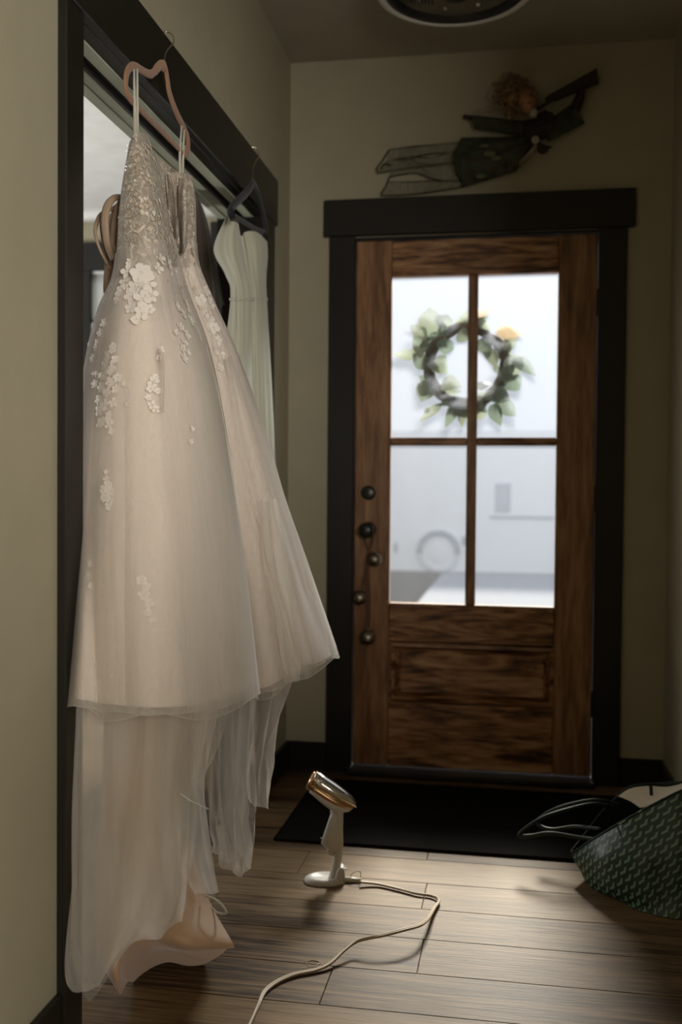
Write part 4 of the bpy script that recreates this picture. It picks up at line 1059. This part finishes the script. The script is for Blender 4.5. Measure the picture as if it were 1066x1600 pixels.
li = loft([[p[0] + (Vector((.42, 2.92, .2)) - p[0]) * .05 + Vector((0, 0, .003)), p[1] + (Vector((.42, 2.9, .15)) - p[1]) * .12, p[2] + (Vector((.42, 2.9, .1)) - p[2]) * .2] for p in cols], 8, 5, True)
V, F = grid_vf(li, True); mk('lining', V, F, M['bagtrim'], bag, True)
# cream flap rising inside the mouth
fl2 = loft([T((966, 1244, 2.97), (985, 1252, 2.93), (1000, 1262, 2.88)), T((985, 1232, 2.98), (1002, 1246, 2.93), (1015, 1260, 2.88)), T((1012, 1228, 2.98), (1022, 1244, 2.92), (1030, 1256, 2.86)), T((1045, 1229, 2.97), (1046, 1238, 2.92), (1046, 1248, 2.86)), T((1080, 1220, 2.97), (1080, 1224, 2.92), (1080, 1232, 2.86))], 6, 5, False)
V, F = grid_vf(fl2, False); mk('lining_flap', V, F, M['baglining'], bag, True)
MB().tube(T((1017, 1227, 2.90), (1018, 1236, 2.885), (1018, 1243, 2.88)), .005, 6, flat=(CF, 1, .4)).build('closing_tab', M['bagtrim'], bag)
MB().tube(cr(T((965, 1243, 3.0), (985, 1230, 3.0), (1015, 1225, 3.0), (1045, 1227, 3.0), (1080, 1218, 3.0)), 6), .004, 6).build('rim_binding', M['bagtrim'], bag, True)
MB().tube(cr(T((967, 1288, 2.79), (985, 1277, 2.785), (1003, 1266, 2.78)), 5), .0012, 6).build('metal_edge', M['chrome'], bag, True)
MB().sphere(at(1034, 1250, Y=2.84), .0045, 8, 6).build('rivet', M['chrome'], bag, True)
MB().tube(cr(T((965, 1292, 2.795), (975, 1315, 2.765), (990, 1340, 2.735)), 5), .0022, 6).build('seam', M['bagtrim'], bag, True)
for Pp in ([(965, 1262, 3.0), (930, 1256, 2.98), (890, 1264, 2.96), (850, 1277, 2.94), (822, 1294, 2.93), (811, 1306, 2.93), (830, 1306, 2.92), (860, 1302, 2.91), (900, 1308, 2.90), (930, 1312, 2.87)],
           [(970, 1258, 3.02), (935, 1250, 3.02), (895, 1256, 3.02), (860, 1268, 3.02), (840, 1285, 3.02), (860, 1296, 3.0), (900, 1292, 2.98), (940, 1296, 2.92)]):
    MB().tube(cr(T(*Pp), 7), .0058, 8).build('handle', M['bagtrim'], bag, True)

# ------------------------------------------------------------------ flying doll above the door
WY = YB - .035
doll = empty('flying_doll', at(760, 240, Y=WY), label='cloth doll with curly brown hair and ragged skirt flying on the wall above the door', cat='doll')
M['d_green'] = simple('dark_green_cloth', (.040, .043, .024), .9, var=.5, vscale=25)
M['d_brown'] = simple('dark_brown_cloth', (.030, .018, .012), .9, var=.3)
M['d_skin'] = simple('doll_skin', (.36, .18, .09), .6, var=.1)
M['d_hair'] = simple('brown_curls', (.25, .145, .07), .6, var=.3, vscale=60)
M['d_sheer'] = tulle('grey_sheer_rag', (.30, .29, .22), .5, .9, .6, .3)
M['d_edge'] = simple('rag_edge', (.07, .06, .035), .9)
M['felt'] = simple('dull_green_felt', (.09, .10, .05), .9)
M['d_tan'] = simple('tan_cloth', (.35, .33, .25), .9)
dpx = WY / FPX * 1.01
def dsheet(name, mat, top, bot, y0=WY, bulge=.03, nseg=10, rag=0, seed=0):
    """cloth tube: top and bottom outlines given left to right, bulging off the wall"""
    V = []; F = []; n = 24; rows_ = []
    for j in range(n):
        f = j / (n - 1); row = []
        a = at(*[top[0][k] + (top[1][k] - top[0][k]) * f for k in (0, 1)], Y=y0)
        b_ = at(*[bot[0][k] + (bot[1][k] - bot[0][k]) * f for k in (0, 1)], Y=y0)
        rows_.append((a, b_))
    for ri in range(nseg * 2):
        side = 1 if ri < nseg else -1
        g = (ri % nseg) / (nseg - 1)
        g2 = g if side == 1 else 1 - g
        for j, (a, b_) in enumerate(rows_):
            f = j / (n - 1)
            p = a + (b_ - a) * g2
            w_ = bulge * math.sin(math.pi * min(max(g2, .04), .96)) * (1 + .25 * math.sin(f * 9 + g2 * 14 + seed))
            V.append(p + Vector((0, -w_ if side == 1 else min(.02, w_ * .3), 0)))
    N = nseg * 2
    for r in range(N):
        for j in range(n - 1):
            q = (r + 1) % N
            F.append((r * n + j, r * n + j + 1, q * n + j + 1, q * n + j))
    return mk(name, V, F, mat, doll, True)
dsheet('skirt', M['d_green'], ((720, 216), (838, 213)), ((722, 293), (806, 268)), bulge=.05)
dsheet('skirt_side', M['d_green'], ((708, 240), (722, 216)), ((712, 270), (724, 292)), bulge=.04)
dsheet('apron', M['d_tan'], ((800, 266), (840, 218)), ((806, 262), (834, 238)), bulge=.012)
dsheet('torso', M['d_brown'], ((812, 190), (872, 180)), ((822, 222), (866, 214)), bulge=.04)
dsheet('sleeve', M['d_green'], ((737, 180), (822, 190)), ((740, 201), (815, 212)), bulge=.028)
dsheet('sleeve', M['d_green'], ((840, 200), (890, 165)), ((858, 222), (914, 192)), bulge=.03)
dsheet('sleeve_cuff', M['d_brown'], ((876, 195), (904, 140)), ((900, 190), (915, 152)), bulge=.022)
dsheet('collar', M['d_brown'], ((838, 180), (852, 172)), ((858, 210), (880, 196)), bulge=.03)
MB().tube(cr(T((742, 186, WY), (732, 183, WY), (724, 182, WY)), 4), [.010] * 4 + [.008] * 4 + [.004], 8).build('hand', M['d_brown'], doll, True)
MB().tube(cr(T((905, 160, WY - .02), (910, 150, WY - .02), (912, 142, WY - .02)), 4), .008, 8).build('hand', M['d_brown'], doll, True)
# broom: tapered flat block with a stick
P0, P1 = at(836, 168, Y=WY - .02), at(934, 119, Y=WY - .02)
a = [at(852, 157, Y=WY), at(932, 112, Y=WY), at(935, 133, Y=WY), at(858, 163, Y=WY)]
V = [p + Vector((0, -.035, 0)) for p in a] + [p + Vector((0, -.005, 0)) for p in a]
mk('broom_head', V, [(0, 1, 2, 3), (7, 6, 5, 4), (0, 4, 5, 1), (1, 5, 6, 2), (2, 6, 7, 3), (3, 7, 4, 0)], M['d_brown'], doll)
MB().tube([at(838, 172, Y=WY - .02), at(862, 156, Y=WY - .02)], .007, 8).build('broom_stick', M['d_brown'], doll, True)
# head with a small face
hc_ = at(824, 158, Y=WY - .03); hr = 17 * dpx
mb = MB(); Vn = 16
for i in range(1): pass
hd = MB().sphere(hc_, hr, 20, 14, (.85, .85, 1.05))
for k, p in enumerate(hd.V):
    q = p - hc_
    if q.y < 0 and abs(q.z + hr * .1) < hr * .22 and abs(q.x - hr * .18) < hr * .2: p.y -= hr * .16
    if q.z < -hr * .5: p.x += hr * .12
hd.build('head', M['d_skin'], doll, True)
for dx in (-.02, .36):
    MB().sphere(hc_ + Vector((dx * hr + .0, -hr * .80, hr * .16)), hr * .09, 8, 6).build('eye', M['black'], doll, True)
MB().tube([hc_ + Vector((-.02 * hr, -hr * .78, -hr * .42)), hc_ + Vector((.16 * hr, -hr * .82, -hr * .47)), hc_ + Vector((.34 * hr, -hr * .74, -hr * .42))], hr * .04, 6).build('mouth', M['d_brown'], doll, True)
MB().sphere(at(834, 176, Y=WY - .04), 7 * dpx, 10, 8).build('chin_ruffle', M['d_tan'], doll, True)
mb = MB(); rh = random.Random(5)
for k in range(330):
    a_ = rh.uniform(0, 6.28); rr = min(1.15, abs(rh.gauss(0, .62)))
    u = 803 + 27 * rr * math.cos(a_); v = 149 + 27 * rr * math.sin(a_)
    if (u - 832) ** 2 / 150 + (v - 164) ** 2 / 260 < 1: continue
    c_ = at(u, v, Y=WY - rh.uniform(.0, .055)); R_ = rh.uniform(.008, .017); w1 = rh.uniform(0, 6.28)
    e1 = Vector((rh.gauss(0, 1), rh.gauss(0, .6), rh.gauss(0, 1))).normalized(); e2 = e1.orthogonal().normalized()
    P = [c_ + (e1 * math.cos(w1 + t * .8) + e2 * math.sin(w1 + t * .8)) * R_ * (1 + t * .07) for t in range(7)]
    mb.tube(P, .0027, 4)
mb.build('hair', M['d_hair'], doll, True, kind='stuff')
mb = MB()
for L in ([(785, 165), (768, 160), (760, 152), (764, 145)], [(782, 172), (762, 174), (750, 170), (748, 173)], [(790, 178), (772, 170), (758, 168)], [(792, 180), (796, 190), (800, 196)]):
    mb.tube(cr([at(u, v, Y=WY - .015) for u, v in L], 5), .0018, 5)
mb.build('stray_curl', M['d_hair'], doll, True)
mb = MB()
for L in ([(852, 165), (860, 140), (862, 122)], [(856, 165), (866, 142), (872, 125)], [(860, 168), (868, 150), (870, 128)], [(858, 176), (862, 185), (860, 195)]):
    mb.tube(cr([at(u, v, Y=WY - .012) for u, v in L], 5), .003, 5)
mb.build('straw', M['d_tan'], doll, True)
# rosette and bow
c_ = at(837, 218, Y=WY - .04)
MB().lathe([(.002, 0), (.008, .002), (.015, 0), (.013, -.006)], c_, (0, -1, 0), 16).build('rosette', M['d_tan'], doll, True)
mb = MB().sphere(at(848, 233, Y=WY - .03), .021, 12, 8, (1, .5, .9)).sphere(at(856, 230, Y=WY - .03), .010, 10, 8, (1.6, .5, .5)).sphere(at(843, 226, Y=WY - .03), .010, 10, 8)
mb.build('bow', M['d_brown'], doll, True)
# berries and leaves printed patches on the skirt as small felt pieces
for u, v, r in ((765, 240, 7), (775, 247, 6), (757, 228, 5), (752, 275, 6)):
    MB().sphere(at(u, v, Y=WY - .052), r * dpx, 8, 6, (1.5, .25, .7)).build('felt_leaf', M['felt'], doll, True)
for u, v in ((744, 250), (772, 263), (797, 262)):
    MB().sphere(at(u, v, Y=WY - .05), 2.4 * dpx, 8, 6).build('felt_berry', simple('red_felt', (.13, .022, .012), .9), doll, True)
# ragged sheer tails with dark hems
TL = [([(718, 222), (680, 226), (640, 229), (608, 234)], [(712, 238), (676, 240), (640, 246), (604, 252)]),
      ([(710, 236), (672, 246), (636, 244), (604, 252)], [(712, 256), (676, 258), (640, 262), (592, 270)]),
      ([(712, 252), (676, 256), (640, 252), (612, 258)], [(716, 284), (680, 280), (650, 270), (608, 276)]),
      ([(716, 282), (680, 282), (640, 284), (606, 284)], [(722, 292), (690, 297), (640, 304), (596, 305)])]
for ti, (a_, b_) in enumerate(TL):
    A = cr([at(u, v, Y=WY + .012 - .012 * math.sin(k * 2 + ti)) for k, (u, v) in enumerate(a_)], 7); B = cr([at(u, v, Y=WY + .010 + .012 * math.sin(k * 2.3 + ti)) for k, (u, v) in enumerate(b_)], 7)
    R_ = [[A[i] + (B[i] - A[i]) * (j / 5) + Vector((0, -.008 * math.sin(j / 5 * 3.14 + i * .4), 0)) for i in range(len(A))] for j in range(6)]
    V, F = grid_vf(R_, False); mk('sheer_tail', V, F, M['d_sheer'], doll, True)
    mb = MB().tube(A, .0024, 5).tube(B, .0028, 5); mb.build('tail_hem', M['d_edge'], doll, True)
mb = MB()
for L in ([(608, 234), (600, 248), (590, 262), (592, 271)], [(610, 276), (604, 290), (596, 303)], [(612, 258), (600, 256), (596, 264)]):
    mb.tube(cr([at(u, v, Y=WY + .005) for u, v in L], 5), .0035, 5)
mb.build('tail_hem', M['d_edge'], doll, True)
